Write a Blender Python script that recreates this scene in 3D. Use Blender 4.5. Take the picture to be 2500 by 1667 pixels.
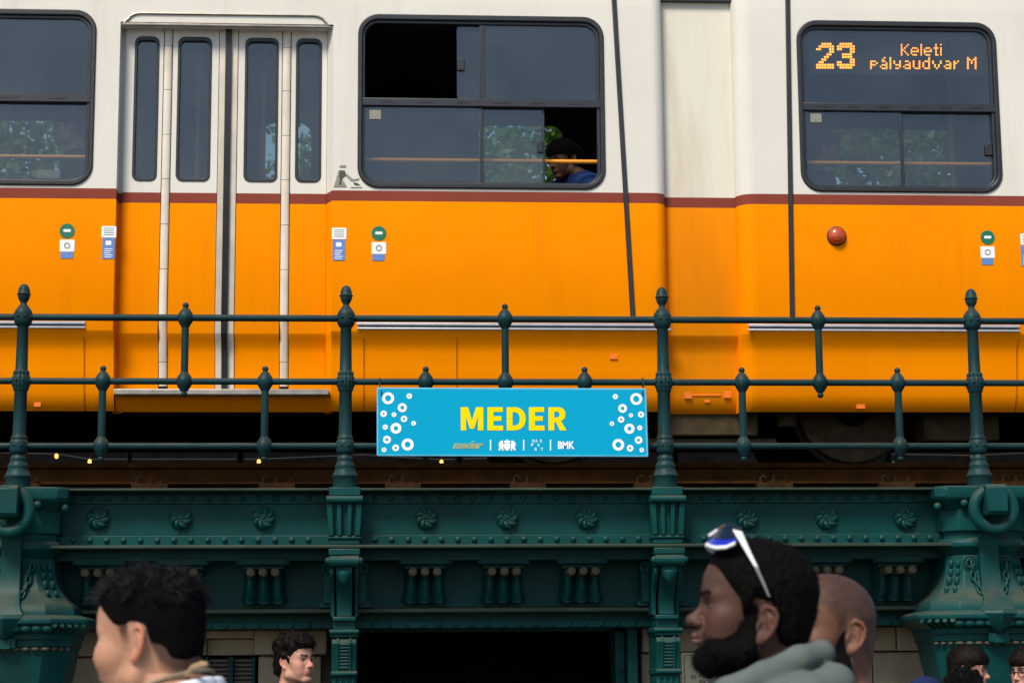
import bpy, bmesh, math, random
import numpy as np
from mathutils import Vector, Matrix
random.seed(7); rng = np.random.default_rng(7)
for o in list(bpy.data.objects): bpy.data.objects.remove(o)
scene = bpy.context.scene; C = scene.collection
R = math.radians
# ------------------------------------------------------------------ camera
F_PX, PITCH, YAW, ROLL = 4922.0, 0.1680, 0.06647, -0.0077
CAM = Vector((-0.631, -10.0, 1.53))
fw = Vector((math.sin(YAW)*math.cos(PITCH), math.cos(YAW)*math.cos(PITCH), math.sin(PITCH)))
rt0 = Vector((math.cos(YAW), -math.sin(YAW), 0)); up0 = rt0.cross(fw)
rt = rt0*math.cos(ROLL)+up0*math.sin(ROLL); up = -rt0*math.sin(ROLL)+up0*math.cos(ROLL)
cam_data = bpy.data.cameras.new('camera'); cam = bpy.data.objects.new('camera', cam_data); C.objects.link(cam)
m = Matrix((rt, up, -fw)).transposed().to_4x4(); m.translation = CAM; cam.matrix_world = m
cam_data.sensor_width = 36; cam_data.lens = F_PX*36/2500; cam_data.clip_start = 0.1; cam_data.clip_end = 3000
cam_data.dof.use_dof = True; cam_data.dof.focus_distance = 10.2; cam_data.dof.aperture_fstop = 7.1
scene.camera = cam
scene.render.resolution_x = 1024; scene.render.resolution_y = 682
def P(px, py, Y):
    d = fw + rt*((px-1250)/F_PX) + up*((833.5-py)/F_PX)
    t = (Y-CAM.y)/d.y
    return CAM + d*t
def X(px, py, Y): return P(px, py, Y).x
def Z(py, Y, px=1250): return P(px, py, Y).z
# ------------------------------------------------------------------ sky, sun, exposure
SUN_EL, SUN_AZ = R(50), R(-30)      # azimuth of the light's origin, measured from -Y (behind the camera) towards -X
world = bpy.data.worlds.new('World'); scene.world = world; world.use_nodes = True
wn = world.node_tree; wn.nodes.clear()
sky = wn.nodes.new('ShaderNodeTexSky'); sky.sky_type = 'NISHITA'; sky.sun_disc = False
sdir = Vector((math.sin(SUN_AZ)*math.cos(SUN_EL), -math.cos(SUN_AZ)*math.cos(SUN_EL), math.sin(SUN_EL)))
sky.sun_elevation = SUN_EL; sky.sun_rotation = math.atan2(sdir.x, sdir.y)
sky.air_density = 1.0; sky.dust_density = 1.2; sky.ozone_density = 1.0
bg = wn.nodes.new('ShaderNodeBackground'); bg.inputs[1].default_value = 0.075
wo = wn.nodes.new('ShaderNodeOutputWorld'); wn.links.new(sky.outputs[0], bg.inputs[0]); wn.links.new(bg.outputs[0], wo.inputs[0])
sl = bpy.data.lights.new('sun', 'SUN'); sl.energy = 2.1; sl.angle = R(18); sl.color = (1, 0.90, 0.76)
so = bpy.data.objects.new('sun', sl); C.objects.link(so); so.location = (-4, -8, 12)
so.rotation_euler = (-sdir).to_track_quat('-Z', 'Y').to_euler()
scene.view_settings.view_transform = 'Standard'; scene.view_settings.look = 'None'
scene.view_settings.exposure = 1.08; scene.view_settings.gamma = 1.0
# ------------------------------------------------------------------ materials
class NT:
    def __init__(s, name):
        s.m = bpy.data.materials.new(name); s.m.use_nodes = True; s.t = s.m.node_tree; s.n = s.t.nodes; s.l = s.t.links
        s.b = s.n['Principled BSDF']; s.out = s.n['Material Output']
    def node(s, k, **kw):
        n = s.n.new(k)
        for a, v in kw.items(): setattr(n, a, v)
        return n
    def link(s, a, b): s.l.new(a, b)
    def pos(s):
        return s.node('ShaderNodeNewGeometry').outputs['Position']
    def noise(s, scale, detail=4, rough=.55, stretch=None):
        n = s.node('ShaderNodeTexNoise'); n.inputs['Scale'].default_value = scale; n.inputs['Detail'].default_value = detail
        n.inputs['Roughness'].default_value = rough
        v = s.pos()
        if stretch:
            mp = s.node('ShaderNodeMapping'); mp.inputs['Scale'].default_value = stretch; s.link(v, mp.inputs[0]); v = mp.outputs[0]
        s.link(v, n.inputs['Vector']); return n.outputs['Fac']
    def ramp(s, fac, lo, hi):
        r = s.node('ShaderNodeMapRange'); r.inputs[1].default_value = lo; r.inputs[2].default_value = hi; s.link(fac, r.inputs[0]); return r.outputs[0]
    def math(s, op, a, b):
        n = s.node('ShaderNodeMath', operation=op)
        for i, q in enumerate((a, b)):
            if isinstance(q, (int, float)): n.inputs[i].default_value = q
            else: s.link(q, n.inputs[i])
        return n.outputs[0]
    def mix(s, fac, a, b):
        n = s.node('ShaderNodeMix', data_type='RGBA')
        for i, q in ((0, fac), (6, a), (7, b)):
            if isinstance(q, (int, float)): n.inputs[i].default_value = q
            elif isinstance(q, tuple): n.inputs[i].default_value = (*q[:3], 1)
            else: s.link(q, n.inputs[i])
        return n.outputs[2]
    def col(s, c): 
        if isinstance(c, tuple): s.b.inputs['Base Color'].default_value = (*c[:3], 1)
        else: s.link(c, s.b.inputs['Base Color'])
    def set(s, **kw):
        for k, v in kw.items(): s.b.inputs[k.replace('_', ' ')].default_value = v
    def bump(s, h, st, dist=.01):
        n = s.node('ShaderNodeBump'); n.inputs['Strength'].default_value = st; n.inputs['Distance'].default_value = dist
        s.link(h, n.inputs['Height']); s.link(n.outputs[0], s.b.inputs['Normal'])
M = {}
def simple(name, c, rough=.5, metal=0, var=.15, scale=12, bump=0, coat=0, spec=.5):
    t = NT(name)
    n = t.noise(scale); t.col(t.mix(t.ramp(n, .3, .7), tuple(x*(1-var) for x in c), tuple(min(1, x*(1+var)) for x in c)))
    t.set(Roughness=rough, Metallic=metal, Coat_Weight=coat, Coat_Roughness=.15); t.set(Specular_IOR_Level=spec)
    if bump: t.bump(t.noise(scale*4), bump)
    M[name] = t.m; return t.m
def iron(name, c, dust, rustamt):
    t = NT(name)
    base = t.mix(t.ramp(t.noise(3.5, 5), .3, .7), tuple(x*.75 for x in c), tuple(x*1.25 for x in c))
    geo = t.node('ShaderNodeNewGeometry'); sep = t.node('ShaderNodeSeparateXYZ'); t.link(geo.outputs['Normal'], sep.inputs[0])
    upf = t.math('MULTIPLY', t.ramp(sep.outputs[2], .15, .8), t.ramp(t.noise(9, 5), .3, .65))
    base = t.mix(t.math('MULTIPLY', upf, dust), base, (.11, .085, .055))
    grime = t.ramp(t.noise(2.2, 6, .65, (1, 1, .35)), .52, .75)
    base = t.mix(t.math('MULTIPLY', grime, .32), base, (.022, .026, .018))
    rust = t.ramp(t.noise(14, 6, .7), .66, .72)
    base = t.mix(t.math('MULTIPLY', rust, rustamt), base, (.085, .04, .018))
    chips = t.ramp(t.noise(30, 5, .7), .70, .72)
    base = t.mix(t.math('MULTIPLY', chips, .45), base, (.17, .15, .11))
    t.col(base); t.set(Roughness=.46); t.set(Specular_IOR_Level=.13)
    h = t.math('ADD', t.noise(60, 3), t.math('MULTIPLY', t.noise(11, 4), 1.5)); t.bump(h, .22, .004)
    M[name] = t.m
iron('iron_paint', (.0026, .047, .046), .50, .55)
iron('iron_worn', (.026, .046, .034), .8, .5)
iron('iron_dusty', (.095, .082, .056), .3, .15)
iron('rail_paint', (.0065, .032, .036), .35, .28)
# tram livery: cream, brown line and orange bands painted on the body by height
TY = 1.5
Z_OR = Z(485, TY, 0)*.5+Z(502.5, TY, 2500)*.5; Z_BR = Z(459.5, TY, 0)*.5+Z(477.5, TY, 2500)*.5
t = NT('tram_paint'); sp = t.node('ShaderNodeSeparateXYZ'); t.link(t.pos(), sp.inputs[0]); z = sp.outputs[2]
var = t.ramp(t.noise(1.6, 4), .3, .7); streak = t.ramp(t.noise(7, 5, .6, (1, 1, .09)), .56, .8)
org = t.mix(var, (.90, .255, .0), (.96, .280, .0)); org = t.mix(t.math('MULTIPLY', streak, .20), org, (.42, .13, .01)); spk = t.ramp(t.noise(55, 5, .7), .70, .78); org = t.mix(t.math('MULTIPLY', spk, .25), org, (.30, .10, .01))
brn = t.mix(var, (.20, .046, .03), (.24, .056, .036))
crm = t.mix(var, (.63, .610, .55), (.68, .66, .60)); crm = t.mix(t.math('MULTIPLY', streak, .32), crm, (.42, .36, .25)); crm = t.mix(t.math('MULTIPLY', spk, .2), crm, (.30, .25, .18))
c1 = t.mix(t.math('GREATER_THAN', z, Z_OR), org, brn); c2 = t.mix(t.math('GREATER_THAN', z, Z_BR), c1, crm)
t.col(c2); t.set(Roughness=.42); t.set(Specular_IOR_Level=.03); t.bump(t.math('ADD', t.noise(1.3, 2), t.math('MULTIPLY', t.noise(9, 2, .5, (1, 1, .3)), .12)), .16, .02); M['tram_paint'] = t.m
t = NT('tram_old_paint'); sp = t.node('ShaderNodeSeparateXYZ'); t.link(t.pos(), sp.inputs[0]); z = sp.outputs[2]
streak = t.ramp(t.noise(6, 6, .65, (1, 1, .12)), .45, .8)
crm = t.mix(t.math('MULTIPLY', streak, .5), (.66, .63, .54), (.36, .27, .15)); org = t.mix(t.math('MULTIPLY', streak, .3), (.82, .25, .001), (.42, .12, .01))
c1 = t.mix(t.math('GREATER_THAN', z, Z_OR), org, (.20, .046, .03)); c2 = t.mix(t.math('GREATER_THAN', z, Z_BR), c1, crm)
t.col(c2); t.set(Roughness=.5); t.set(Specular_IOR_Level=.06); M['tram_old_paint'] = t.m
simple('rubber', (.012, .013, .016), .45, var=.3)
simple('slate_frame', (.016, .02, .026), .4, var=.2)
simple('hinge', (.62, .56, .46), .45, var=.15, scale=5)
simple('trim_metal', (.42, .44, .48), .35, metal=.35, var=.1)
simple('sill_metal', (.30, .27, .23), .4, metal=.4, var=.25)
simple('interior', (.030, .032, .036), .7, var=.2)
simple('seat_blue', (.03, .04, .10), .8)
simple('handrail', (.80, .30, .01), .35, coat=.3, var=.05)
simple('underframe', (.010, .008, .006), .9, spec=.1, var=.5, scale=6, bump=.3)
simple('wheel_steel', (.048, .034, .018), .8, metal=0, spec=.15, var=.35)
simple('white_print', (.78, .80, .82), .5, var=.03)
simple('blue_print', (.09, .21, .52), .5, var=.12, scale=60)
simple('green_print', (.0, .14, .075), .45, var=.05)
simple('panel_gap', (.50, .145, .0), .6, spec=.05); simple('red_print', (.74, .155, .0), .5, var=.1)
simple('grey_print', (.22, .22, .18), .6, var=.2)
simple('dark_print', (.05, .05, .04), .6, var=.2)
simple('lamp_red', (.42, .055, .008), .2, coat=.6, var=.1)
simple('rail_rust', (.044, .0165, .003), .85, spec=.1, var=.35, scale=9, bump=.3)
simple('plate_rust', (.032, .016, .006), .9, spec=.1, var=.4, scale=14, bump=.3)
simple('deck', (.02, .018, .016), .9, var=.4, spec=.1); simple('dark_backdrop', (.0055, .005, .005), .95, var=.4, spec=.03)
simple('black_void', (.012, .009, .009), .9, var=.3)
simple('shutter', (.10, .082, .066), .7, var=.12, scale=20)
simple('rope', (.02, .02, .022), .8)
simple('notice_paint', (.62, .52, .33), .6, var=.12, scale=8)
t = NT('stone'); n1 = t.ramp(t.noise(5, 7, .65), .25, .75); n2 = t.noise(60, 5, .7)
cc = t.mix(n1, (.28, .225, .145), (.37, .30, .20)); cc = t.mix(t.math('MULTIPLY', t.ramp(n2, .55, .8), .45), cc, (.05, .042, .03))
cc = t.mix(t.math('MULTIPLY', t.ramp(t.noise(3, 5, .6, (1, 1, .2)), .55, .75), .35), cc, (.05, .045, .03))
t.col(cc); t.set(Roughness=.92); t.bump(n2, .5, .006); M['stone'] = t.m
t = NT('paving'); t.col(t.mix(t.noise(4, 6), (.065, .06, .054), (.11, .10, .09))); t.set(Roughness=.9); t.bump(t.noise(30), .3); M['paving'] = t.m
t = NT('sign_blue'); fine = t.noise(420, 2, .6); cc = t.mix(t.ramp(fine, .35, .7), (.0, .30, .50), (.0, .37, .60))
scr = t.ramp(t.noise(24, 4, .6, (1, 1, 2.5)), .66, .74)
cc = t.mix(t.math('MULTIPLY', scr, .12), cc, (.0, .20, .40)); t.col(cc); t.set(Roughness=.6); t.set(Specular_IOR_Level=.08); M['sign_blue'] = t.m
simple('sign_white', (.80, .84, .88), .5, var=.04); simple('sign_yellow', (.93, .66, .0), .5, var=.04, spec=.05); simple('sign_gold', (.62, .58, .20), .5, spec=.1)
simple('sign_edge', (.10, .45, .65), .5)
def glass(name, tint, refl, ior=1.64):
    t = NT(name); t.n.remove(t.b)
    lw = t.node('ShaderNodeLayerWeight'); lw.inputs[0].default_value = .5; f0 = ((ior-1)/(ior+1))**2
    fres = t.math('ADD', t.math('MULTIPLY', t.math('POWER', lw.outputs['Facing'], 5.0), 1-f0), f0)
    gl = t.node('ShaderNodeBsdfGlossy'); gl.inputs['Roughness'].default_value = .015; gl.inputs['Color'].default_value = (*refl, 1)
    tr = t.node('ShaderNodeBsdfTransparent'); tr.inputs[0].default_value = (*tint, 1)
    dirt = t.node('ShaderNodeBsdfDiffuse'); dirt.inputs[0].default_value = (.30, .31, .31, 1)
    mx0 = t.node('ShaderNodeMixShader'); t.link(t.math('MULTIPLY', t.ramp(t.noise(2.5, 5), .3, .8), .06), mx0.inputs[0]); t.link(tr.outputs[0], mx0.inputs[1]); t.link(dirt.outputs[0], mx0.inputs[2])
    mx = t.node('ShaderNodeMixShader'); t.link(fres, mx.inputs[0]); t.link(mx0.outputs[0], mx.inputs[1]); t.link(gl.outputs[0], mx.inputs[2])
    t.link(mx.outputs[0], t.out.inputs[0]); M[name] = t.m
glass('glass', (.72, .75, .74), (.92, .98, 1)); glass('clear_glass', (.88, .92, .88), (1, 1, 1), 1.35)
def emit(name, c, s):
    t = NT(name); t.set(Roughness=.4); t.col(c); t.b.inputs['Emission Color'].default_value = (*c, 1); t.b.inputs['Emission Strength'].default_value = s; M[name] = t.m
emit('led', (1, .29, .012), 2.4); emit('bulb', (1, .42, .06), 1.7)
# ------------------------------------------------------------------ mesh helpers
WL = {}
def tag(o, label=None, cat=None, group=None, kind=None):
    for k, v in (('label', label), ('category', cat), ('group', group), ('kind', kind)):
        if v: o[k] = v
    return o
def empty(name, loc, label, cat, group=None):
    o = bpy.data.objects.new(name, None); C.objects.link(o); o.location = loc; o.empty_display_size = .1
    WL[o.name] = Vector(loc); return tag(o, label, cat, group)
class MB:
    def __init__(s): s.v = []; s.f = []; s.mi = []; s.cur = 0
    def add(s, vs, fs):
        b = len(s.v); s.v += [tuple(q) for q in vs]; s.f += [tuple(i+b for i in f) for f in fs]; s.mi += [s.cur]*len(fs); return s
    def box(s, x0, x1, y0, y1, z0, z1):
        return s.add([(x, y, z) for x in (x0, x1) for y in (y0, y1) for z in (z0, z1)],
            [(0, 1, 3, 2), (4, 6, 7, 5), (0, 4, 5, 1), (2, 3, 7, 6), (0, 2, 6, 4), (1, 5, 7, 3)])
    def loft(s, rings, cap=True, closed=True):
        n = len(rings[0]); vs = [q for r in rings for q in r]; fs = []
        for i in range(len(rings)-1):
            for j in range(n if closed else n-1):
                k = (j+1) % n; fs.append((i*n+j, i*n+k, (i+1)*n+k, (i+1)*n+j))
        if cap: fs += [tuple(range(n-1, -1, -1)), tuple(range((len(rings)-1)*n, len(rings)*n))]
        return s.add(vs, fs)
    def lathe(s, cx, cy, prof, n=20, flute=None):
        rings = []
        for r, z in prof:
            ring = []
            for j in range(n):
                rr = r
                if flute and flute[0] <= z <= flute[1] and j % 2: rr = r*flute[2]
                a = 2*math.pi*j/n; ring.append((cx+rr*math.cos(a), cy+rr*math.sin(a), z))
            rings.append(ring)
        return s.loft(rings)
    def latheY(s, cx, cz, prof, n=16, ph=0):      # prof (r, y)
        return s.loft([[(cx+r*math.cos(2*math.pi*j/n+ph), y, cz-r*math.sin(2*math.pi*j/n+ph)) for j in range(n)] for r, y in prof])
    def latheX(s, cy, cz, prof, n=16):
        return s.loft([[(x, cy+r*math.cos(2*math.pi*j/n), cz+r*math.sin(2*math.pi*j/n)) for j in range(n)] for r, x in prof])
    def path(s, pts, r, n=8, cap=True):
        pts = [Vector(q) for q in pts]; rings = []
        for i, p in enumerate(pts):
            d = (pts[min(i+1, len(pts)-1)]-pts[max(i-1, 0)]).normalized()
            a = d.orthogonal().normalized() if i == 0 else (a - d*a.dot(d)).normalized()
            b = d.cross(a); rr = r[i] if isinstance(r, (list, tuple)) else r
            rings.append([p+(a*math.cos(2*math.pi*j/n)+b*math.sin(2*math.pi*j/n))*rr for j in range(n)])
        return s.loft(rings, cap)
    def torus(s, c, R_, r, ax='y', n=32, k=12, a0=0, a1=2*math.pi, sx=1, sz=1):
        full = abs(a1-a0-2*math.pi) < 1e-4; pts = []
        cnt = n+1
        rings = []
        for i in range(cnt):
            a = a0+(a1-a0)*i/n; cs, sn = math.cos(a), math.sin(a); ring = []
            for j in range(k):
                b = 2*math.pi*j/k; rad = R_+r*math.cos(b); h = r*math.sin(b)
                q = (rad*cs*sx, h, rad*sn*sz) if ax == 'y' else ((rad*cs, rad*sn, h) if ax == 'z' else (h, rad*cs, rad*sn))
                ring.append((c[0]+q[0], c[1]+q[1], c[2]+q[2]))
            rings.append(ring)
        return s.loft(rings, not full)
    def prism(s, poly, y0, y1):                  # polygon in xz, front y0 back y1
        n = len(poly)
        return s.add([(x, y0, z) for x, z in poly]+[(x, y1, z) for x, z in poly],
            [tuple(range(n)), tuple(range(2*n-1, n-1, -1))]+[(j, j+n, (j+1) % n+n, (j+1) % n) for j in range(n)])
    def prismX(s, poly, x0, x1):                 # polygon in yz
        n = len(poly)
        return s.add([(x0, y, z) for y, z in poly]+[(x1, y, z) for y, z in poly],
            [tuple(range(n)), tuple(range(2*n-1, n-1, -1))]+[(j, j+n, (j+1) % n+n, (j+1) % n) for j in range(n)])
    def disc(s, cx, cz, y, r0, r1, n=28):        # flat ring facing -y
        vs = []
        for j in range(n):
            a = 2*math.pi*j/n; vs += [(cx+r0*math.cos(a), y, cz+r0*math.sin(a)), (cx+r1*math.cos(a), y, cz+r1*math.sin(a))]
        return s.add(vs, [(2*j, 2*j+1, (2*j+3) % (2*n), (2*j+2) % (2*n)) for j in range(n)])
    def sphere(s, c, r, n=12, k=8, sq=(1, 1, 1)):
        prof = [(max(1e-4, math.sin(math.pi*i/k)), -math.cos(math.pi*i/k)) for i in range(k+1)]
        return s.loft([[(c[0]+r*sq[0]*q*math.cos(2*math.pi*j/n), c[1]+r*sq[1]*q*math.sin(2*math.pi*j/n), c[2]+r*sq[2]*h) for j in range(n)] for q, h in prof])
    def mesh(s, name, mats, smooth=38):
        me = bpy.data.meshes.new(name); me.from_pydata(s.v, [], s.f); me.validate()
        bm = bmesh.new(); bm.from_mesh(me); bmesh.ops.recalc_face_normals(bm, faces=bm.faces); bm.to_mesh(me); bm.free()
        for mm in (mats if isinstance(mats, (list, tuple)) else [mats]): me.materials.append(M[mm] if isinstance(mm, str) else mm)
        if len(me.materials) > 1 and len(me.polygons) == len(s.mi): me.polygons.foreach_set('material_index', s.mi)
        if smooth:
            me.polygons.foreach_set('use_smooth', [True]*len(me.polygons)); me.set_sharp_from_angle(angle=R(smooth))
        return me
    def build(s, name, mats, parent=None, bevel=0, smooth=38, origin=None):
        base = WL[parent.name] if parent is not None else Vector((0, 0, 0))
        off = Vector(origin) if origin is not None else base
        s.v = [(x-off.x, y-off.y, z-off.z) for x, y, z in s.v]
        o = bpy.data.objects.new(name, s.mesh(name, mats, smooth)); C.objects.link(o)
        o.parent = parent; o.location = off-base; WL[o.name] = off
        if bevel:
            b = o.modifiers.new('bevel', 'BEVEL'); b.width = bevel; b.segments = 2; b.limit_method = 'ANGLE'; b.angle_limit = R(40)
        return o
def inst(src, loc, parent, name=None):           # another copy of a piece, sharing its mesh; loc in world space
    o = src.copy(); C.objects.link(o)
    if name: o.name = name
    base = WL[parent.name] if parent is not None else Vector((0, 0, 0))
    o.parent = parent; o.location = Vector(loc)-base; WL[o.name] = Vector(loc); return o
def rrect(x0, x1, z0, z1, r, k=8, sl=0.0):
    pts = []
    for cx, cz, a in ((x1-r, z1-r, 0), (x0+r, z1-r, 90), (x0+r, z0+r, 180), (x1-r, z0+r, 270)):
        for i in range(k+1):
            b = R(a+90*i/k); zz = cz+r*math.sin(b); pts.append((cx+r*math.cos(b)+sl*(zz-z0), zz))
    return pts
def frame_loop(mb, outer, inner, y0, y1):        # ring between two loops of the same count, depth y0..y1
    n = len(outer)
    vs = [(x, y0, z) for x, z in outer]+[(x, y0, z) for x, z in inner]+[(x, y1, z) for x, z in outer]+[(x, y1, z) for x, z in inner]
    fs = []
    for j in range(n):
        k = (j+1) % n
        fs += [(j, k, n+k, n+j), (2*n+j, 3*n+j, 3*n+k, 2*n+k), (j, 2*n+j, 2*n+k, k), (n+j, n+k, 3*n+k, 3*n+j)]
    mb.add(vs, fs)
def plate_hole(mb, x0, x1, z0, z1, hole, y0, y1):
    cx = sum(p[0] for p in hole)/len(hole); cz = sum(p[1] for p in hole)/len(hole); outer = []
    for x, z in hole:
        dx, dz = x-cx, z-cz
        t = min(((x1-cx) if dx > 0 else (x0-cx))/dx if abs(dx) > 1e-9 else 1e9, ((z1-cz) if dz > 0 else (z0-cz))/dz if abs(dz) > 1e-9 else 1e9)
        outer.append([cx+dx*t, cz+dz*t])
    for c in ((x0, z0), (x1, z0), (x0, z1), (x1, z1)):
        j = min(range(len(outer)), key=lambda j: (outer[j][0]-c[0])**2+(outer[j][1]-c[1])**2); outer[j] = list(c)
    frame_loop(mb, outer, hole, y0, y1)
def text_mesh(name, body, x0, x1, z0, z1, y, mat, parent, bold=0.0, shear=0, outline=False, extr=.0008):
    cu = bpy.data.curves.new(name, 'FONT'); cu.body = body; cu.shear = shear; cu.offset = bold; cu.resolution_u = 3
    if outline: cu.fill_mode = 'NONE'; cu.bevel_depth = .03; cu.bevel_resolution = 0
    tmp = bpy.data.objects.new(name, cu); C.objects.link(tmp); bpy.context.view_layer.update()
    dg = bpy.context.evaluated_depsgraph_get(); me = bpy.data.meshes.new_from_object(tmp.evaluated_get(dg))
    bpy.data.objects.remove(tmp)
    co = np.array([v.co for v in me.vertices]); mn, mx = co.min(0), co.max(0)
    mb = MB(); mb.v = [(x0+(c[0]-mn[0])/(mx[0]-mn[0])*(x1-x0), y-c[2]*.05, z0+(c[1]-mn[1])/(mx[1]-mn[1])*(z1-z0)) for c in co]
    mb.f = [tuple(p.vertices) for p in me.polygons]; mb.mi = [0]*len(mb.f)
    return mb.build(name, mat, parent, smooth=0)
# ------------------------------------------------------------------ ground
g = MB(); g.box(-400, 400, -400, 900, -.3, 0); tag(g.build('pavement', 'paving'), kind='structure')
ZRAIL = Z(1131, 2.0); ZDECK = ZRAIL-.20
# ------------------------------------------------------------------ tram
tram = empty('tram', (0, 2.75, ZRAIL), 'yellow and cream articulated tram passing above the green ironwork', 'tram')
PXM = 500
def tx(px, Y=TY): return X(px, PXM, Y)
z_bot = Z(1001, TY+.1); z_hdr = Z(12, TY, 1176); w_t = Z(39, TY, 1176); w_b = Z(462, TY, 1176)
z_roof = z_hdr+.42
XL, XR = tx(-900), tx(3650)
PROF = [(Z(q, TY), d) for q, d in ((1001, .165), (985, .135), (955, .102), (900, .078), (855, .060), (838, .046), (824, .024), (812, .005), (808, 0))]
PROF[0] = (z_bot, .165)
def extr(mb, path, prof):
    for i in range(len(path)-1):
        (xa, ya), (xb, yb) = path[i], path[i+1]
        mb.loft([[(xa, ya+d, z), (xb, yb+d, z)] for z, d in prof], cap=False, closed=False)
LOW = PROF+[(Z_BR+.004, 0)]
UP = [(Z_BR+.004, 0), (z_hdr, 0)]
HD = [(z_hdr, 0), (z_hdr+.15, .004), (z_hdr+.27, .03), (z_hdr+.36, .10), (z_roof, .30)]
def arc(x, y, r, sgn):
    return [(x+sgn*(-r+r*math.sin(a)) if sgn > 0 else x-(-r+r*math.sin(a)), y+r-r*math.cos(a)) for a in [R(q) for q in (0, 15, 30, 45, 60, 75, 90)]]
rec = .09
A0 = [(XL, TY), (tx(283), TY), (tx(283), TY+rec+.02)]
A1 = [(tx(797, TY+rec), TY+rec+.02), (tx(797, TY+rec), TY+rec-.005), (tx(811), TY), (tx(1598), TY)]+arc(tx(1627), TY, .07, 1)[1:]+[(tx(1627), TY+.30)]
B0 = [(tx(1802), TY+.30)]+arc(tx(1802), TY, .10, -1)[::-1]+[(tx(2524), TY), (tx(2524), TY+rec+.02)]
B1 = [(tx(3040, TY+rec), TY+rec+.02), (tx(3040, TY+rec), TY+rec), (tx(3054), TY), (XR, TY)]
wins = [(-560, 224, 0), (872, 1480, 1), (1957, 2451, 2), (3130, 3580, 3)]
def body(name, path_sets, winlist, label=None):
    mb = MB()
    for path in path_sets:
        extr(mb, path, LOW); extr(mb, path, HD)
        # belt: split the straight run around the windows
        xs = [p[0] for p in path]; cuts = []
        for a, b, k in winlist:
            xa, xb = tx(a)-.03, tx(b)+.03
            if min(xs) < xa and max(xs) > xb: cuts.append((xa, xb, a, b))
        for i in range(len(path)-1):
            (xa, ya), (xb, yb) = path[i], path[i+1]
            segs = [(xa, xb)]
            for ca, cb, a, b in cuts:
                new = []
                for q0, q1 in segs:
                    if q0 < ca and q1 > cb: new += [(q0, ca), (cb, q1)]
                    else: new.append((q0, q1))
                segs = new
            for q0, q1 in segs:
                ra = (q0-xa)/(xb-xa) if abs(xb-xa) > 1e-6 else 0; rb = (q1-xa)/(xb-xa) if abs(xb-xa) > 1e-6 else 1
                extr(mb, [(q0, ya+(yb-ya)*ra), (q1, ya+(yb-ya)*rb)], UP)
        for ca, cb, a, b in cuts:
            plate_hole(mb, ca, cb, Z_BR+.004, z_hdr, rrect(tx(a)+.01, tx(b)-.01, w_b+.01, w_t-.01, .115), TY, TY+.035)
    o = mb.build(name, 'tram_paint', tram, smooth=30)
    if label: o['label'] = label
    return o
for path_ in (A0, A1, B0, B1): body('body_panel', [path_], wins)
# header strips above both door wells
for a, b in ((283, 811), (2524, 3054)):
    mb = MB(); zt = Z(62, TY, 540)
    mb.loft([[(tx(a), TY+d, z), (tx(b), TY+d, z)] for z, d in [(zt, 0)]+HD], cap=False, closed=False)
    mb.box(tx(a), tx(b), TY, TY+rec+.02, zt-.002, zt+.012); mb.build('door_header', 'tram_paint', tram)
# articulation cover
mb = MB(); rr = .105
extr(mb, [(tx(1622), TY+rr), (tx(1806), TY+rr)], LOW); extr(mb, [(tx(1622), TY+rr), (tx(1806), TY+rr)], [(Z_BR+.004, 0), (Z(8, TY+rr, 1710), 0)])
o = mb.build('articulation_cover', 'tram_old_paint', tram); o['label'] = 'rust streaked cover over the tram joint'
mb = MB(); mb.box(tx(1622), tx(1806), TY+.07, TY+.40, Z(8, TY+rr, 1710), Z(8, TY+rr, 1710)+.3); mb.build('joint_hood', 'rubber', tram)
# roof, far side, floor, ceiling, ends
zfl = Z(960, TY); YB = TY+2.45
mb = MB()
for xa, xb in ((XL, tx(1627)), (tx(1802), XR)):
    mb.loft([[(xa, y, z), (xb, y, z)] for y, z in ((TY+.28, z_roof), (TY+.8, z_roof+.10), (TY+1.22, z_roof+.13), (TY+1.65, z_roof+.10), (YB-.3, z_roof), (YB-.1, z_roof-.06), (YB, z_hdr+.1))], cap=False, closed=False)
mb.build('roof', 'sill_metal', tram)
mb = MB(); mb.box(XL, XR, TY+.27, YB-.04, z_bot+.02, zfl); mb.build('floor', 'underframe', tram)
mb = MB(); mb.box(XL, XR, TY+.12, YB-.05, z_hdr+.03, z_hdr+.08); mb.build('ceiling', 'interior', tram)
farwins = [(tx(-520), tx(30)), (X(1168, 370, YB), X(1374, 370, YB)), (X(1985, 370, YB), X(2330, 370, YB)), (X(640, 370, YB), X(760, 370, YB)), (X(2440, 370, YB), X(2600, 370, YB))]
farwins.sort(); mb = MB(); zb2, zt2 = z_bot+.02, z_hdr+.1; wb2, wt2 = Z(462, TY, 1176), Z(308, YB, 1270)
mb.box(XL, XR, YB-.03, YB, zb2, wb2-.05); mb.box(XL, XR, YB-.03, YB, wt2+.05, zt2); cur = XL
for a, b in farwins:
    mb.box(cur, a-.05, YB-.03, YB, wb2-.05, wt2+.05); plate_hole(mb, a-.05, b+.05, wb2-.05, wt2+.05, rrect(a, b, wb2, wt2, .09), YB-.03, YB); cur = b+.05
mb.box(cur, XR, YB-.03, YB, wb2-.05, wt2+.05); mb.build('far_side_wall', 'interior', tram)
for a, b in farwins:
    mb = MB(); mb.prism(rrect(a-.01, b+.01, wb2-.01, wt2+.01, .09), YB-.018, YB-.012); mb.build('far_pane', 'clear_glass', tram, smooth=0)
for xe in (XL, XR):
    mb = MB(); mb.box(xe-.02, xe+.02, TY+.02, YB-.02, z_bot+.05, z_roof-.05); mb.build('end_wall', 'interior', tram)
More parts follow.
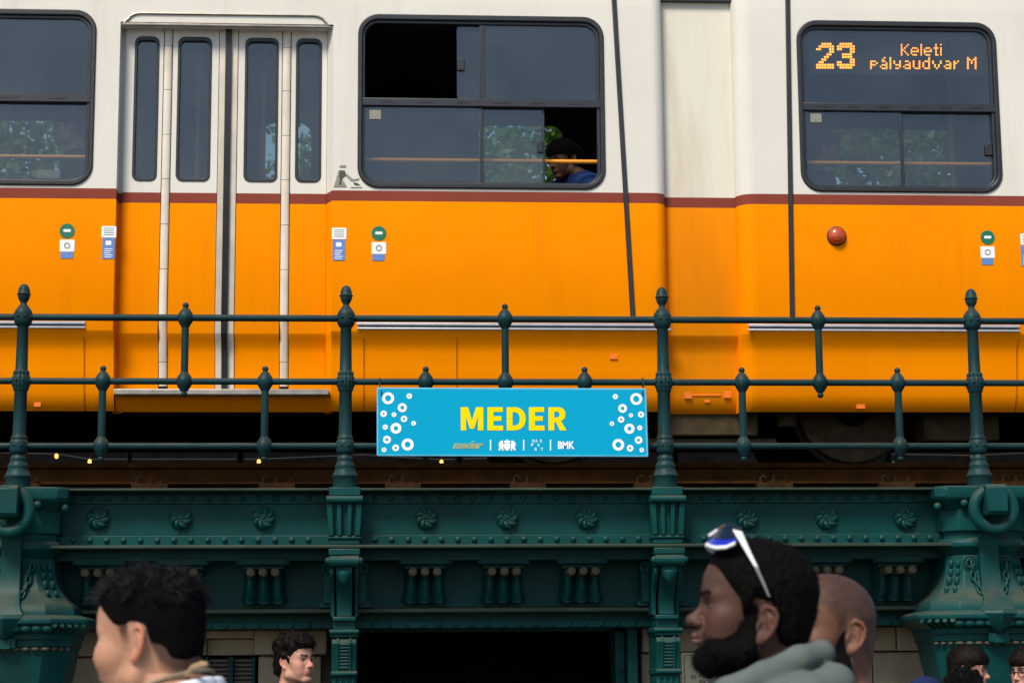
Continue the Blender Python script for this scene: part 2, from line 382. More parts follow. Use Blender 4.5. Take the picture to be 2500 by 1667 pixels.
# side windows
def window(a, b, kind):
    x0, x1 = tx(a), tx(b); w = .042
    fr = MB()
    frame_loop(fr, rrect(x0, x1, w_b, w_t, .125), rrect(x0+.028, x1-.028, w_b+.034, w_t-.036, .095), TY-.012, TY+.03)
    fo = fr.build('window_frame', 'rubber', tram, bevel=.007)
    i = MB(); frame_loop(i, rrect(x0+.026, x1-.026, w_b+.032, w_t-.034, .097), rrect(x0+.042, x1-.046, w_b+.042, w_t-.054, .08), TY+.004, TY+.05)
    i.build('inner_seal', 'slate_frame', fo, bevel=.004)
    zm0, zm1 = Z(261, TY, 1176), Z(242, TY, 1176)
    bar = MB(); bar.box(x0+.02, x1-.02, TY-.004, TY+.04, zm0, zm1); bo = bar.build('transom', 'slate_frame', fo, bevel=.004)
    n = 6; sl_ = MB()
    sw = (x1-x0)*.028
    first = None
    for q in range(n):
        xc = x0+(x1-x0)*(.12+.76*q/(n-1)); s_ = MB(); s_.prism(rrect(xc-sw, xc+sw, (zm0*.45+zm1*.55)-.006, (zm0*.45+zm1*.55)+.006, .005, 3), TY-.0065, TY-.003)
        s_.build('drain_slot', 'rubber', fo, smooth=0)
    g0, g1, gb, gt = x0+.040, x1-.040, w_b+.040, w_t-.05
    def pane(xa, xb, za, zb, y, name='pane', r=.02):
        q = MB(); q.prism(rrect(xa, xb, za, zb, r), y, y+.005); return q.build(name, 'glass', fo, smooth=0)
    def strip(xc, za, zb, y, w=.012):
        q = MB(); q.box(xc-w, xc+w, y-.006, y+.012, za, zb); return q.build('sash_edge', 'slate_frame', fo, bevel=.003)
    if kind == 1:
        pane(tx(1117), tx(1188), zm1, gt, TY+.030, r=.03); pane(tx(1172), g1, zm1, gt, TY+.016); strip(tx(1180), zm1, gt, TY+.016, .016)
        q = MB(); q.box(tx(1118), tx(1136), TY+.016, TY+.03, Z(172, TY), Z(143, TY)); q.build('latch', 'rubber', fo, bevel=.004)
        pane(g0, tx(1180), gb, zm0, TY+.016); pane(tx(1170), tx(1332), gb, zm0, TY+.030, r=.012); strip(tx(1177), gb, zm0, TY+.016, .010); strip(tx(1330), gb, zm0, TY+.030, .006)
        q = MB(); q.box(tx(1314), tx(1328), TY+.016, TY+.03, Z(370, TY), Z(342, TY)); q.build('latch', 'rubber', fo, bevel=.004)
    else:
        pane(g0, g1, zm1, gt, TY+.016); xm = (x0+x1)/2+.01
        pane(g0, xm, gb, zm0, TY+.016); pane(xm-.01, g1, gb, zm0, TY+.030); strip(xm, gb, zm0, TY+.016, .009)
        if kind == 2:
            q = MB(); q.box(tx(2414), tx(2432), TY+.016, TY+.03, Z(378, TY, 2420), Z(350, TY, 2420)); q.build('latch', 'rubber', fo, bevel=.004)
    if kind in (1, 2):
        xs = tx(915 if kind == 1 else 2000); zc = Z(279 if kind == 1 else 287, TY, 915 if kind == 1 else 2000)
        q = MB(); q.prism(rrect(xs-.034, xs+.034, zc-.028, zc+.028, .004, 2), TY+.0105, TY+.0135); q.build('pane_sticker', 'grey_print', fo, smooth=0)
    if kind == 0:
        q = MB(); q.box(tx(84), tx(142), TY+.038, TY+.041, Z(431, TY, 110), Z(411, TY, 110)); q.build('pane_sticker', 'grey_print', fo, smooth=0)
    # yellow handrail behind the glass
    zr = Z(393 if kind != 0 else 383, TY+.12, 1176 if kind != 0 else 100)
    if kind == 2: zr = Z(400, TY+.12, 2200)
    q = MB(); q.latheX(TY+.12, zr, [(.013, x0+.01), (.013, x1-.01)], 12); q.build('handrail', 'handrail', fo)
    return fo
for a, b, k in wins: window(a, b, k)
q = MB(); q.latheX(TY+1.2, Z(135, TY+1.2), [(.014, XL), (.014, XR)], 10); q.build('grab_rail', 'handrail', tram)
# doors
def door(off, real=True):
    f = lambda px: tx(px+off, TY+rec)
    Yd = TY+rec; top = Z(66, Yd, 540); bot = Z(951, Yd, 540); pt, pb = Z(92, Yd, 540), Z(444, Yd, 540)
    prof = [(bot, np.interp(bot, [p[0] for p in PROF], [p[1] for p in PROF]))]+[p for p in PROF if p[0] > bot+.01]+[(Z_BR+.004, 0)]
    gt = None
    for a, b, ga, gb_, nm in ((297, 392, 320, 381, 1), (414, 529, 427, 511, 2), (576, 685, 593, 676, 3), (707, 797, 719, 783, 4)):
        mb = MB(); xa, xb = f(a)+.002, f(b)-.002
        extr(mb, [(xa, Yd+.03), (xa, Yd), (xb, Yd), (xb, Yd+.03)], prof)
        plate_hole(mb, xa, xb, Z_BR+.004, top, rrect(f(ga)+.006, f(gb_)-.006, pb+.006, pt-.006, .035, 5), Yd, Yd+.03)
        leaf = mb.build('door_leaf', 'tram_paint', tram, smooth=30)
        fr = MB(); frame_loop(fr, rrect(f(ga), f(gb_), pb, pt, .04, 5), rrect(f(ga)+.016, f(gb_)-.014, pb+.016, pt-.026, .03, 5), Yd-.006, Yd+.03); fr.build('pane_seal', 'rubber', leaf, bevel=.003)
        pn = MB(); pn.prism(rrect(f(ga)+.012, f(gb_)-.010, pb+.012, pt-.02, .03, 5), Yd+.012, Yd+.017); pn.build('pane', 'glass', leaf, smooth=0)
    for a, b in ((393, 413), (686, 706)):
        cuts = [Z(q, Yd, 540) for q in (66, 116, 222, 331, 439, 549, 658, 770, 880)]+[bot+.03]
        for i in range(len(cuts)-1):
            zb_, zt_ = cuts[i+1]+.0015, cuts[i]-.0015
            d = np.interp((zb_+zt_)/2, [p[0] for p in PROF], [p[1] for p in PROF])
            d0 = float(np.interp(zb_, [p[0] for p in PROF], [p[1] for p in PROF])); d1 = float(np.interp(zt_, [p[0] for p in PROF], [p[1] for p in PROF]))
            mb = MB(); n = 8
            mb.loft([[((f(a)+f(b))/2+(f(b)-f(a))/2*math.cos(math.pi*j/n), Yd+dd-.012*math.sin(math.pi*j/n), zz) for j in range(n+1)] for zz, dd in ((zb_, d0), (zt_, d1))], cap=False, closed=False)
            mb.build('hinge', 'hinge', tram)
    for a, b in ((384, 424), (677, 716)):
        mb = MB(); extr(mb, [(f(a), Yd+.030), (f(b), Yd+.030)], [(bot, .10)]+[(z_, d_) for z_, d_ in PROF if z_ > bot+.02]+[(top, 0)]); mb.build('hinge_backing', 'rubber', tram)
    # rubber edge between the leaves and pale strips beside it
    pr = [(bot, prof[0][1])]+prof[1:-1]+[(top, 0)]
    for a, b, m_, dy, nm in ((545, 560, 'rubber', -.022, 'door_seal'), (530, 545, 'hinge', -.006, 'edge_strip'), (560, 575, 'hinge', -.006, 'edge_strip')):
        mb = MB(); extr(mb, [(f(a), Yd+.02), (f(a), Yd+dy), (f(b), Yd+dy), (f(b), Yd+.02)], pr); mb.build(nm, m_, tram)
    for a, b in ((278, 300), (794, 812)):
        mb = MB(); extr(mb, [(f(a), Yd+.022), (f(b), Yd+.022)], [(z_bot, .165)]+PROF[1:]+[(top+.02, 0)]); mb.build('door_jamb', 'tram_paint', tram)
    # gutter over the door, dark gap, step
    g2 = lambda px: tx(px+off)
    mb = MB(); zt, zl = Z(36, TY, 540), Z(62, TY, 540); rad = .075
    mb.path([(g2(294), TY-.006, zl+.004), (g2(297), TY-.006, zl+.02)]+[(g2(332)-rad*math.cos(R(q)), TY-.006, zt-rad*.7+rad*.7*math.sin(R(q))) for q in (15, 40, 65, 90)]+[(g2(760)+rad*math.sin(R(q)), TY-.006, zt-rad*.7+rad*.7*math.cos(R(q))) for q in (0, 25, 50, 75)]+[(g2(794), TY-.006, zl+.02), (g2(797), TY-.006, zl+.004)], .007, 6)
    mb.build('drip_gutter', 'sill_metal', tram)
    mb = MB(); mb.box(g2(288), g2(802), TY-.008, TY+.012, zl-.008, zl+.006); mb.build('drip_rail', 'sill_metal', tram, bevel=.003)
    mb = MB(); mb.box(f(293), f(801), Yd-.02, Yd+.03, top-.002, top+.020); mb.build('door_track', 'rubber', tram)
    for px in (403, 696):
        mb = MB(); mb.box(f(px-9), f(px+9), Yd-.03, Yd, top-.012, top+.002); mb.build('hinge_pivot', 'rubber', tram, bevel=.003)
    mb = MB(); s0, s1 = Z(964, TY+.05, 540), Z(949, TY+.05, 540); mb.box(g2(286), g2(806), TY+.045, TY+.20, s0, s1); mb.build('door_step', 'sill_metal', tram, bevel=.006)
    mb = MB(); pp = [p for p in PROF if p[0] < s0-.01]+[(s0, .09)]; extr(mb, [(g2(285), TY+.035), (g2(808), TY+.035)], pp); mb.build('step_skirt', 'tram_paint', tram)
door(0); door(2242)
# silver rub strips, seams, lamp
for a, b in ((-880, 217), (873, 1632), (1818, 2474), (3070, 3640)):
    for y0, y1 in ((789, 796), (801, 806)):
        mb = MB(); za, zb_ = Z(y1, TY, 1250), Z(y0, TY, 1250); mb.box(tx(a), tx(b), TY-.012, TY+.004, za, zb_); mb.build('rub_strip', 'trim_metal', tram, bevel=.003)
    mb = MB(); mb.box(tx(a)+.01, tx(b)-.01, TY-.006, TY+.003, Z(801, TY, 1250), Z(796, TY, 1250)); mb.build('strip_insert', 'rubber', tram)
def pillar_seam(p0, p1):
    mb = MB(); a, b = P(*p0, TY), P(*p1, TY); w = .014
    mb.add([(a.x-w, TY-.012, a.z), (a.x+w, TY-.012, a.z), (b.x+w, TY-.012, b.z), (b.x-w, TY-.012, b.z), (a.x-w, TY+.004, a.z), (a.x+w, TY+.004, a.z), (b.x+w, TY+.004, b.z), (b.x-w, TY+.004, b.z)],
        [(0, 1, 2, 3), (0, 4, 5, 1), (1, 5, 6, 2), (2, 6, 7, 3), (3, 7, 4, 0)])
    mb.build('rubber_seam', 'rubber', tram, bevel=.004)
pillar_seam((1489, -160), (1545, 775)); pillar_seam((1920, -160), (1934, 775))
for px in (212, 1115, 890, 2472):
    mb = MB(); pp = [(z, d) for z, d in PROF if z < Z(812, TY)]; extr(mb, [(tx(px)-.004, TY-.003), (tx(px)+.004, TY-.003)], pp); mb.build('panel_joint', 'panel_gap', tram)
c = P(2042, 577, TY); mb = MB(); mb.latheY(c.x, c.z, [(.052, TY+.005), (.052, TY-.012), (.046, TY-.030), (.030, TY-.042), (.002, TY-.047)], 24); lo = mb.build('marker_lamp', 'lamp_red', tram)
mb = MB(); mb.torus((c.x, TY-.006, c.z), .053, .006, 'y', 28, 8); mb.build('lamp_rim', 'rubber', lo)
# stickers
def flat(name, mat, px0, px1, py0, py1, parent=tram, d=.003, r=.004):
    pc = P((px0+px1)/2, (py0+py1)/2, TY); hw = (px1-px0)/2/F_PX*(TY+10); hh = (py1-py0)/2/F_PX*(TY+10)
    mb = MB(); mb.prism(rrect(pc.x-hw, pc.x+hw, pc.z-hh, pc.z+hh, r, 2), TY-d, TY+.0005); return mb.build(name, mat, parent, smooth=0)
def label_set(px, py):
    pc = P(px, py, TY); mb = MB(); mb.latheY(pc.x, pc.z, [(.043, TY+.001), (.043, TY-.003)], 28); so_ = mb.build('round_sticker', 'green_print', tram, smooth=0)
    flat('bar', 'white_print', px-9, px+9, py-4, py+3, so_, .0045)
    w_ = flat('white_sticker', 'white_print', px-18, px+18, py+21, py+51); flat('blue_sticker', 'blue_print', px-16, px+14, py+51, py+67)
    pcs = P(px, py+36, TY); q = MB(); q.disc(pcs.x, pcs.z, TY-.0045, .012, .018, 18); q.build('print_ring', 'grey_print', w_, smooth=0)
def tall_label(px, py):
    w_ = flat('white_sticker', 'white_print', px-18, px+18, py, py+29); b_ = flat('blue_sticker', 'blue_print', px-16, px+14, py+29, py+81)
    for k in range(4): flat('print_line', 'grey_print', px-12, px+12, py+5+k*5.2, py+6.6+k*5.2, w_, .0042, .0005)
    for k in range(5): flat('print_line', 'white_print', px-11, px+9-(k % 3)*3, py+55+k*5, py+57+k*5, b_, .0042, .0005)
    flat('print_mark', 'white_print', px-8, px+6, py+36, py+47, b_, .0042)
label_set(164, 564); tall_label(266, 552); tall_label(828, 556); label_set(925, 570); label_set(2411, 580); tall_label(2508, 570)
for x0, x1, y0, y1 in ((1672, 1690, 955, 972), (1690, 1762, 961, 965), (1768, 1786, 953, 970), (1722, 1736, 972, 981)): 
    pc = P((x0+x1)/2, (y0+y1)/2, TY+rr+.08); hw, hh = (x1-x0)/2/F_PX*11.7, (y1-y0)/2/F_PX*11.7
    mb = MB(); mb.box(pc.x-hw, pc.x+hw, TY+rr+float(np.interp(pc.z, [p[0] for p in PROF], [p[1] for p in PROF]))-.004, TY+rr+.14, pc.z-hh, pc.z+hh); mb.build('stencil_mark', 'red_print', tram, smooth=0)
for x0, x1, y0, y1 in ((1489, 1508, 864, 876), (2098, 2120, 980, 993), (78, 94, 975, 988)):
    pc = P((x0+x1)/2, (y0+y1)/2, TY+.05); hw, hh = (x1-x0)/2/F_PX*11.5, (y1-y0)/2/F_PX*11.5
    mb = MB(); dy = float(np.interp(pc.z, [p[0] for p in PROF], [p[1] for p in PROF])); mb.box(pc.x-hw, pc.x+hw, TY+dy-.005, TY+dy+.02, pc.z-hh, pc.z+hh); mb.build('stencil_mark', 'red_print', tram, smooth=0)
# mind-the-gap pictogram beside the window
def poly(name, mat, pts, d=.003):
    w_ = [P(a, b, TY) for a, b in pts]; mb = MB(); mb.prism([(q.x, q.z) for q in w_], TY-d, TY+.0005); return mb.build(name, mat, tram, smooth=0)
poly('pictogram', 'grey_print', [(830, 404), (845, 404), (844, 409), (829, 409)])
poly('pictogram', 'dark_print', [(829, 416), (842, 417), (845, 428), (836, 436), (833, 452), (829, 452), (828, 430)])
poly('pictogram', 'grey_print', [(826, 417), (829, 417), (827, 440), (833, 455), (838, 440), (847, 457), (815, 457), (821, 436)])
poly('pictogram', 'grey_print', [(846, 424), (862, 438), (877, 436), (876, 440), (858, 443), (844, 430)])
poly('pictogram', 'dark_print', [(862, 446), (872, 447), (880, 453), (866, 452)])
poly('pictogram', 'grey_print', [(856, 457), (884, 457), (884, 459), (856, 459)])
# LED destination display
GL = {'K': '10001 10010 10100 11000 10100 10010 10001', 'e': '00000 00000 01110 10001 11111 10000 01110', 'l': '1 1 1 1 1 1 1', 't': '010 010 111 010 010 010 011', 'i': '1 0 1 1 1 1 1',
 'p': '0000 0000 1110 1001 1110 1000 1000', 'á': '0010 0100 0110 0001 0111 1001 0111', 'y': '0000 0000 1001 1001 0111 0001 0110', 'a': '0000 0000 0110 0001 0111 1001 0111', 'u': '0000 0000 1001 1001 1001 1001 0111',
 'd': '0001 0001 0111 1001 1001 1001 0111', 'v': '00000 00000 10001 10001 01010 01010 00100', 'r': '000 000 101 110 100 100 100', 'M': '10001 11011 10101 10101 10001 10001 10001', ' ': '00 00 00 00 00 00 00',
 '2': '0011110 0111111 1100011 0000011 0000110 0001100 0011000 0110000 1111111 1111111', '3': '0111110 1111111 1100011 0000011 0011110 0011110 0000011 1100011 1111111 0111110'}
YD = TY+.075; disp = MB(); disp.box(X(1975, 140, YD), X(2422, 140, YD), YD, YD+.06, Z(183, YD, 2190), Z(84, YD, 2190)); dob = disp.build('destination_display', 'rubber', tram)
def led(txt, px0, px1, py0, py1, name):
    rows = max(len(GL[c].split()) for c in txt); cols = sum(len(GL[c].split()[0])+1 for c in txt)-1
    dx, dy = (px1-px0)/cols, (py1-py0)/rows; mb = MB(); cx = 0
    for c in txt:
        g = GL[c].split()
        for j, row in enumerate(g):
            for i, b in enumerate(row):
                if b == '1':
                    q = P(px0+(cx+i+.5)*dx, py0+(j+.5)*dy, YD); h = .0046 if rows < 9 else .0062; w = dx/F_PX*11.5*.44; hh = dy/F_PX*11.5*.40
                    mb.add([(q.x-w, YD-.002, q.z-hh), (q.x+w, YD-.002, q.z-hh), (q.x+w, YD-.002, q.z+hh), (q.x-w, YD-.002, q.z+hh)], [(0, 1, 2, 3)])
        cx += len(g[0])+1
    mb.build(name, 'led', dob, smooth=0)['kind'] = 'stuff'
led('23', 1992, 2087, 105, 169, 'route_number'); led('Keleti', 2199, 2299, 108, 137, 'destination_text'); led('pályaudvar M', 2124, 2384, 140, 170, 'destination_text')
# bogie below the joint
for px in (1350, 2076):
    xc = X(px, 1010, 1.98); rw = .325; mb = MB(); zc = ZRAIL+rw
    mb.latheY(xc, zc, [(rw-.05, 1.93), (rw, 1.94), (rw, 2.02), (rw+.025, 2.03), (rw+.025, 2.06), (rw-.06, 2.07)], 40); wo_ = mb.build('wheel', 'wheel_steel', tram)
    mb = MB(); mb.latheY(xc, zc, [(.10, 1.86), (.11, 1.90), (.11, 1.935)], 20); mb.build('axle_box', 'underframe', wo_)
    mb = MB(); mb.latheY(xc, zc, [(rw-.05, 3.50), (rw, 3.49), (rw, 3.41), (rw+.025, 3.40), (rw+.025, 3.37), (rw-.06, 3.36)], 40); mb.build('wheel', 'wheel_steel', tram)
mb = MB(); xa, xb = X(1350, 1010, 1.98), X(2076, 1010, 1.98); mb.box(xa-.25, xb+.25, 1.80, 1.90, ZRAIL+.34, ZRAIL+.46); mb.box((xa+xb)/2-.3, (xa+xb)/2+.3, 1.78, 1.92, ZRAIL+.14, ZRAIL+.36); mb.box((xa+xb)/2-.42, (xa+xb)/2+.42, 1.82, 1.9, ZRAIL+.07, ZRAIL+.13)
for xx in (xa+.42, xb-.42): mb.lathe(xx, 1.85, [(.06, ZRAIL+.2), (.06, ZRAIL+.36)], 12)
mb.build('bogie_frame', 'wheel_steel', tram, bevel=.01)
mb = MB(); mb.box(X(2255, 1040, 1.85), X(2440, 1040, 1.85), 1.85, 2.3, ZRAIL+.12, ZRAIL+.28); mb.build('equipment_box', 'wheel_steel', tram, bevel=.01)
for px in (-120, 480, 640, 1560, 2330, 2700):
    xp = tx(px, 2.3); mb = MB(); mb.lathe(xp, 2.3, [(.016, zfl), (.016, z_hdr+.03)], 10); mb.build('pole', 'handrail', tram)
for px in (-260, -60, 960, 1110, 1260, 2150, 2300):
    xc = tx(px, 3.3); mb = MB(); mb.box(xc-.03, xc+.03, 3.0, 3.85, zfl+.4, zfl+1.05); mb.box(xc-.03, xc+.4, 3.0, 3.85, zfl+.38, zfl+.46); mb.box(xc+.1, xc+.2, 3.3, 3.5, zfl, zfl+.4); mb.build('seat', 'seat_blue', tram, bevel=.02)
# seats inside
for px in (60, 1390, 2010):
    xc = tx(px, 2.1); mb = MB(); mb.box(xc-.22, xc+.22, 1.68, 2.5, zfl, zfl+.44); mb.box(xc-.24, xc+.24, 1.68, 2.5, zfl+.40, zfl+.46); mb.build('seat', 'seat_blue', tram, bevel=.02)
# ------------------------------------------------------------------ track and deck
mb = MB(); zd = Z(1194, .14); mb.box(XL-1, XR+1, .141, 5.3, zd-.14, zd); tag(mb.build('viaduct_deck', 'deck'), kind='structure')
for yc in (2.0, 3.44):
    mb = MB(); mb.box(XL-1, XR+1, yc-.15, yc+.15, zd+.001, ZDECK); tag(mb.build('track_beam', 'deck'), kind='structure')
track = empty('railway_track', (0, 2.72, ZDECK), 'rust brown rails bolted to plates on the viaduct deck', 'railway track')
for yc in (2.0, 3.44):
    mb = MB(); pr = [(-.035, 0), (-.037, -.012), (-.030, -.032), (-.010, -.040), (-.009, -.115), (-.065, -.132), (-.065, -.145), (.065, -.145), (.065, -.132), (.009, -.115), (.010, -.040), (.030, -.032), (.037, -.012), (.035, 0)]
    mb.prismX([(yc+a, ZRAIL+b*.88) for a, b in pr], XL-1, XR+1); mb.build('rail', 'rail_rust', track)
px0 = X(368, 1188, 1.93); step = X(677, 1188, 1.93)-px0
mb = MB(); mb.box(-.105, .105, -.12, .12, -.055, 0); src_p = None
for k in range(-3, 9):
    x = px0+k*step; zt = ZRAIL-.129
    for yc in (2.0, 3.44):
        if src_p is None:
            mb = MB(); mb.box(x-.105, x+.105, yc-.14, yc+.14, ZDECK+.001, zt); src_p = mb.build('base_plate', 'plate_rust', track, bevel=.003, origin=(x, yc, zt))
            mb = MB(); mb.path([(x-.08, yc-.095, zt), (x-.082, yc-.088, zt+.03), (x-.06, yc-.08, zt+.05), (x-.045, yc-.085, zt+.03)], .008, 6); c_a = mb.build('rail_clip', 'plate_rust', src_p, origin=(x, yc, zt))
            mb = MB(); mb.path([(x+.05, yc-.09, zt+.002), (x+.085, yc-.085, zt+.02), (x+.07, yc-.08, zt+.045)], .007, 6); c_b = mb.build('rail_clip', 'plate_rust', src_p, origin=(x, yc, zt))
            mb = MB(); mb.lathe(x, yc-.085, [(.016, zt), (.016, zt+.02), (.008, zt+.021), (.008, zt+.048)], 8); c_c = mb.build('bolt', 'plate_rust', src_p, origin=(x, yc, zt))
        else:
            a = inst(src_p, (x, yc, zt), track)
            if yc == 2.0:
                for c_ in (c_a, c_b, c_c): inst(c_, (x, yc, zt), a)
# ------------------------------------------------------------------ railing
zb = Z(1188, 0); zT, zM, zL = Z(777.5, 0, 848), Z(932.5, 0, 1250), Z(1088.5, 0, 1250)
posts_x = [-2.4+1.6*i for i in range(-1, 5)]
U = 10.0/F_PX
def post_profile():
    pr = []
    def a(r, py): pr.append((r*U, Z(py, 0, 1250)))
    a(30, 1190); a(30, 1166); a(32, 1164); a(32, 1160); a(29, 1157); a(26, 1149); a(24, 1142); a(25, 1140); a(25, 1136); a(21, 1130); a(19, 1124); a(20, 1122); a(20, 1118); a(16, 1113); a(15, 1109)
    a(20, 1106); a(22, 1101); a(23, 1094); a(23, 1084); a(22, 1078); a(19, 1074); a(20, 1072); a(20, 1068); a(17, 1065); a(16, 1062)
    a(15.5, 958); a(17, 956); a(19, 953); a(19, 949); a(21, 946); a(23, 940); a(23, 927); a(21, 921); a(19, 918); a(20, 915); a(20, 911); a(17, 908); a(15, 905)
    a(13.5, 803); a(15, 801); a(18, 798); a(21, 793); a(22.5, 786); a(22.5, 771); a(20, 764); a(17, 760); a(13, 754); a(9, 750); a(7.5, 746); a(9, 742); a(12, 738); a(14.5, 731); a(15, 726); a(17.5, 724.5); a(15, 722); a(14, 714); a(11, 706); a(6.5, 701); a(.5, 699)
    return pr
PP = post_profile()
def knob(mb, x, y, z, down=False, stub=.016):
    pr = [(.0205, 0), (.042, .012), (.044, 0)]
    u = -1 if down else 1
    mb.lathe(x, y, [(r, z+u*h) for r, h in ((.018, .028), (.021, .034), (.021, .040), (.014, .044), (.012, .052), (.0155, .058), (.016, .066), (.012, .074), (.002, .079))], 14)
def node(mb, x, y, z):
    mb.lathe(x, y, [(.020, z-.048), (.024, z-.040), (.033, z-.026), (.0415, z-.008), (.0415, z+.008), (.033, z+.026), (.024, z+.038), (.019, z+.046)], 10)
def railing(Y, label, xs, xoff, detail=True):
    root = empty('railing', (xs[0]+xoff, Y, zb), label, 'railing')
    x0, x1 = xs[0]+xoff-.8, xs[-1]+xoff+.8
    for z, nm in ((zT, .0172), (zM, .0165), (zL, .0160)):
        mb = MB(); mb.latheX(Y, z, [(nm, x0), (nm, x1)], 14); mb.build('rail', 'rail_paint', root)
    sp_ = sb = sa = sd = None
    for i, x in enumerate(xs):
        x += xoff
        if sp_ is None:
            mb = MB(); mb.lathe(x, Y, PP, 32, flute=(Z(1061, 0), Z(806, 0), .90)); sp_ = mb.build('post', 'rail_paint', root, smooth=50, origin=(x, Y, zb))
            mb = MB()
            for zc in (zT, zM, zL):
                for q in range(8):
                    a = 2*math.pi*(q+.5)/8; mb.sphere((x+.0465*math.cos(a), Y+.0465*math.sin(a), zc), .0075, 8, 5)
            sr = mb.build('collar_beads', 'rail_paint', sp_, origin=(x, Y, zb)); sr['kind'] = 'stuff'
        else:
            a = inst(sp_, (x, Y, zb), root); inst(sr, (x, Y, zb), a)
        if i == len(xs)-1: continue
        if sb is None:
            xm = x+.8; mb = MB(); mb.lathe(xm, Y, [(.0185, zM+.02), (.0185, zT-.02)], 14); node(mb, xm, Y, zT); node(mb, xm, Y, zM); knob(mb, xm, Y, zT); knob(mb, xm, Y, zM, True)
            sb = mb.build('upper_baluster', 'rail_paint', root, origin=(xm, Y, zM))
            xm = x+.4; mb = MB(); mb.lathe(xm, Y, [(.0195, zL+.02), (.0185, zM-.02)], 14); node(mb, xm, Y, zM); node(mb, xm, Y, zL); knob(mb, xm, Y, zM); knob(mb, xm, Y, zL, True)
            sa = mb.build('lower_baluster', 'rail_paint', root, origin=(xm, Y, zL))
        else:
            inst(sb, (x+.8, Y, zM), root); inst(sa, (x+.4, Y, zL), root)
        inst(sa, (x+1.2, Y, zL), root)
    return root
rail = railing(0, 'dark green cast iron railing with acorn topped posts', posts_x, 0)
railing(4.75, 'dark green railing on the far edge of the deck behind the tram', [-3.2+1.6*i for i in range(5)], X(180, 1117, 4.75)+3.2+1.2-1.6)
# ------------------------------------------------------------------ hanging sign
YS = -.075; sign = empty('name_sign', P(1250, 1112, YS), 'bright blue hanging sign with yellow letters MEDER and white rings', 'sign')
def S(cx, cy): return P(900+cx*.29762, 920+cy*.29762, YS)
TL, TR, BR, BL = S(75, 95), S(2270, 102), S(2287, 647), S(75, 640)
mb = MB(); mb.prism([(q.x, q.z) for q in (BL, BR, TR, TL)], YS, YS+.012); mb.build('board', 'sign_blue', sign)
mb = MB()
for a, b in ((TL, TR), (TR, BR), (BR, BL), (BL, TL)): mb.path([(a.x, YS+.004, a.z), (b.x, YS+.004, b.z)], .0055, 6)
mb.build('board_edge', 'sign_edge', sign)
s1 = .29762/F_PX*9.925
rings = [(160,175,50,25),(333,157,23,6),(276,252,38,16),(123,302,27,9),(208,309,20,5),(290,344,27,10),(368,380,20,5),(136,411,22,6),(224,421,45,18),(150,514,33,12),(320,554,50,24),(222,581,28,10),(126,597,20,6),
 (2195,181,50,26),(2024,161,22,6),(2083,258,37,15),(2234,308,26,9),(2151,315,18,6),(2071,349,27,10),(1995,383,19,6),(2224,417,21,6),(2139,424,43,17),(2214,518,32,12),(2048,556,49,24),(2145,584,28,10),(2240,599,19,6)]
for cx, cy, a, b in rings:
    q = S(cx, cy); mb = MB(); mb.disc(q.x, q.z, YS-.0015, b*s1, a*s1); mb.build('printed_ring', 'sign_white', sign, smooth=0)
def sign_poly(pts, mat, name, holes=()):
    q = [S(*p) for p in pts]; mb = MB(); mb.prism([(w.x, w.z) for w in q], YS-.0018, YS-.0002); return mb.build(name, mat, sign, smooth=0)
def bez(p0, p1, p2, p3, n=10): return [tuple((1-t)**3*np.array(p0)+3*(1-t)**2*t*np.array(p1)+3*(1-t)*t*t*np.array(p2)+t**3*np.array(p3)) for t in [i/n for i in range(n+1)]]
yt, yb = 248, 438
sign_poly([(755, yt), (815, yt), (848, 358), (881, yt), (940, yt), (940, yb), (896, yb), (900, 320), (864, 425), (832, 425), (796, 320), (800, yb), (757, yb)], 'sign_yellow', 'letter_M')
for x0, x1 in ((975, 1103), (1315, 1442)):
    sign_poly([(x0, yt), (x1-3, yt), (x1-3, 287), (x0+48, 287), (x0+48, 322), (x1-14, 322), (x1-14, 360), (x0+48, 360), (x0+48, 400), (x1, 400), (x1, yb), (x0, yb)], 'sign_yellow', 'letter_E')
# D as two halves round its counter
outr = bez((1190, yt), (1258, yt), (1287, 290), (1287, 343))+bez((1287, 343), (1287, 398), (1256, yb), (1190, yb))
inn = bez((1186, 400), (1222, 400), (1240, 382), (1240, 343))+bez((1240, 343), (1240, 304), (1222, 287), (1186, 287))
sign_poly([(1133, yt)]+outr+[(1133, yb), (1133, 343), (1180, 343), (1180, 400)]+inn+[(1180, 287), (1180, 341), (1133, 341)], 'sign_yellow', 'letter_D')
outr = bez((1545, yt), (1590, yt), (1613, 270), (1613, 306))+bez((1613, 306), (1613, 336), (1598, 352), (1577, 361))
inn = bez((1540, 333), (1558, 333), (1566, 324), (1566, 308))+bez((1566, 308), (1566, 292), (1557, 284), (1540, 284))
sign_poly([(1475, yt)]+outr+[(1622, yb), (1570, yb), (1536, 370), (1522, 370), (1522, yb), (1475, yb), (1475, 342), (1522, 342), (1522, 333)]+inn+[(1522, 284), (1522, 340), (1475, 340)], 'sign_yellow', 'letter_R')
def stext(t, x0, x1, y0, y1, mat, **k):
    a, b = S(x0, y1), S(x1, y0); return text_mesh('printed_text', t, a.x, b.x, a.z, b.z, YS-.0012, mat, sign, **k)
stext('meder', 690, 940, 527, 590, 'sign_gold', shear=.35, outline=True, bold=.02)
for x in (1000, 1272, 1492): sign_poly([(x-5, 515), (x+5, 515), (x+5, 602), (x-5, 602)], 'sign_white', 'divider')
stext('BMK', 1553, 1688, 527, 590, 'sign_white', bold=.035)
for ch, x, y in (('R', 1353, 524), ('A', 1375, 524), ('K', 1415, 524), ('P', 1343, 556), ('A', 1394, 557), ('R', 1372, 592), ('T', 1422, 592)): stext(ch, x-9, x+9, y-12, y+12, 'sign_white', bold=.025)
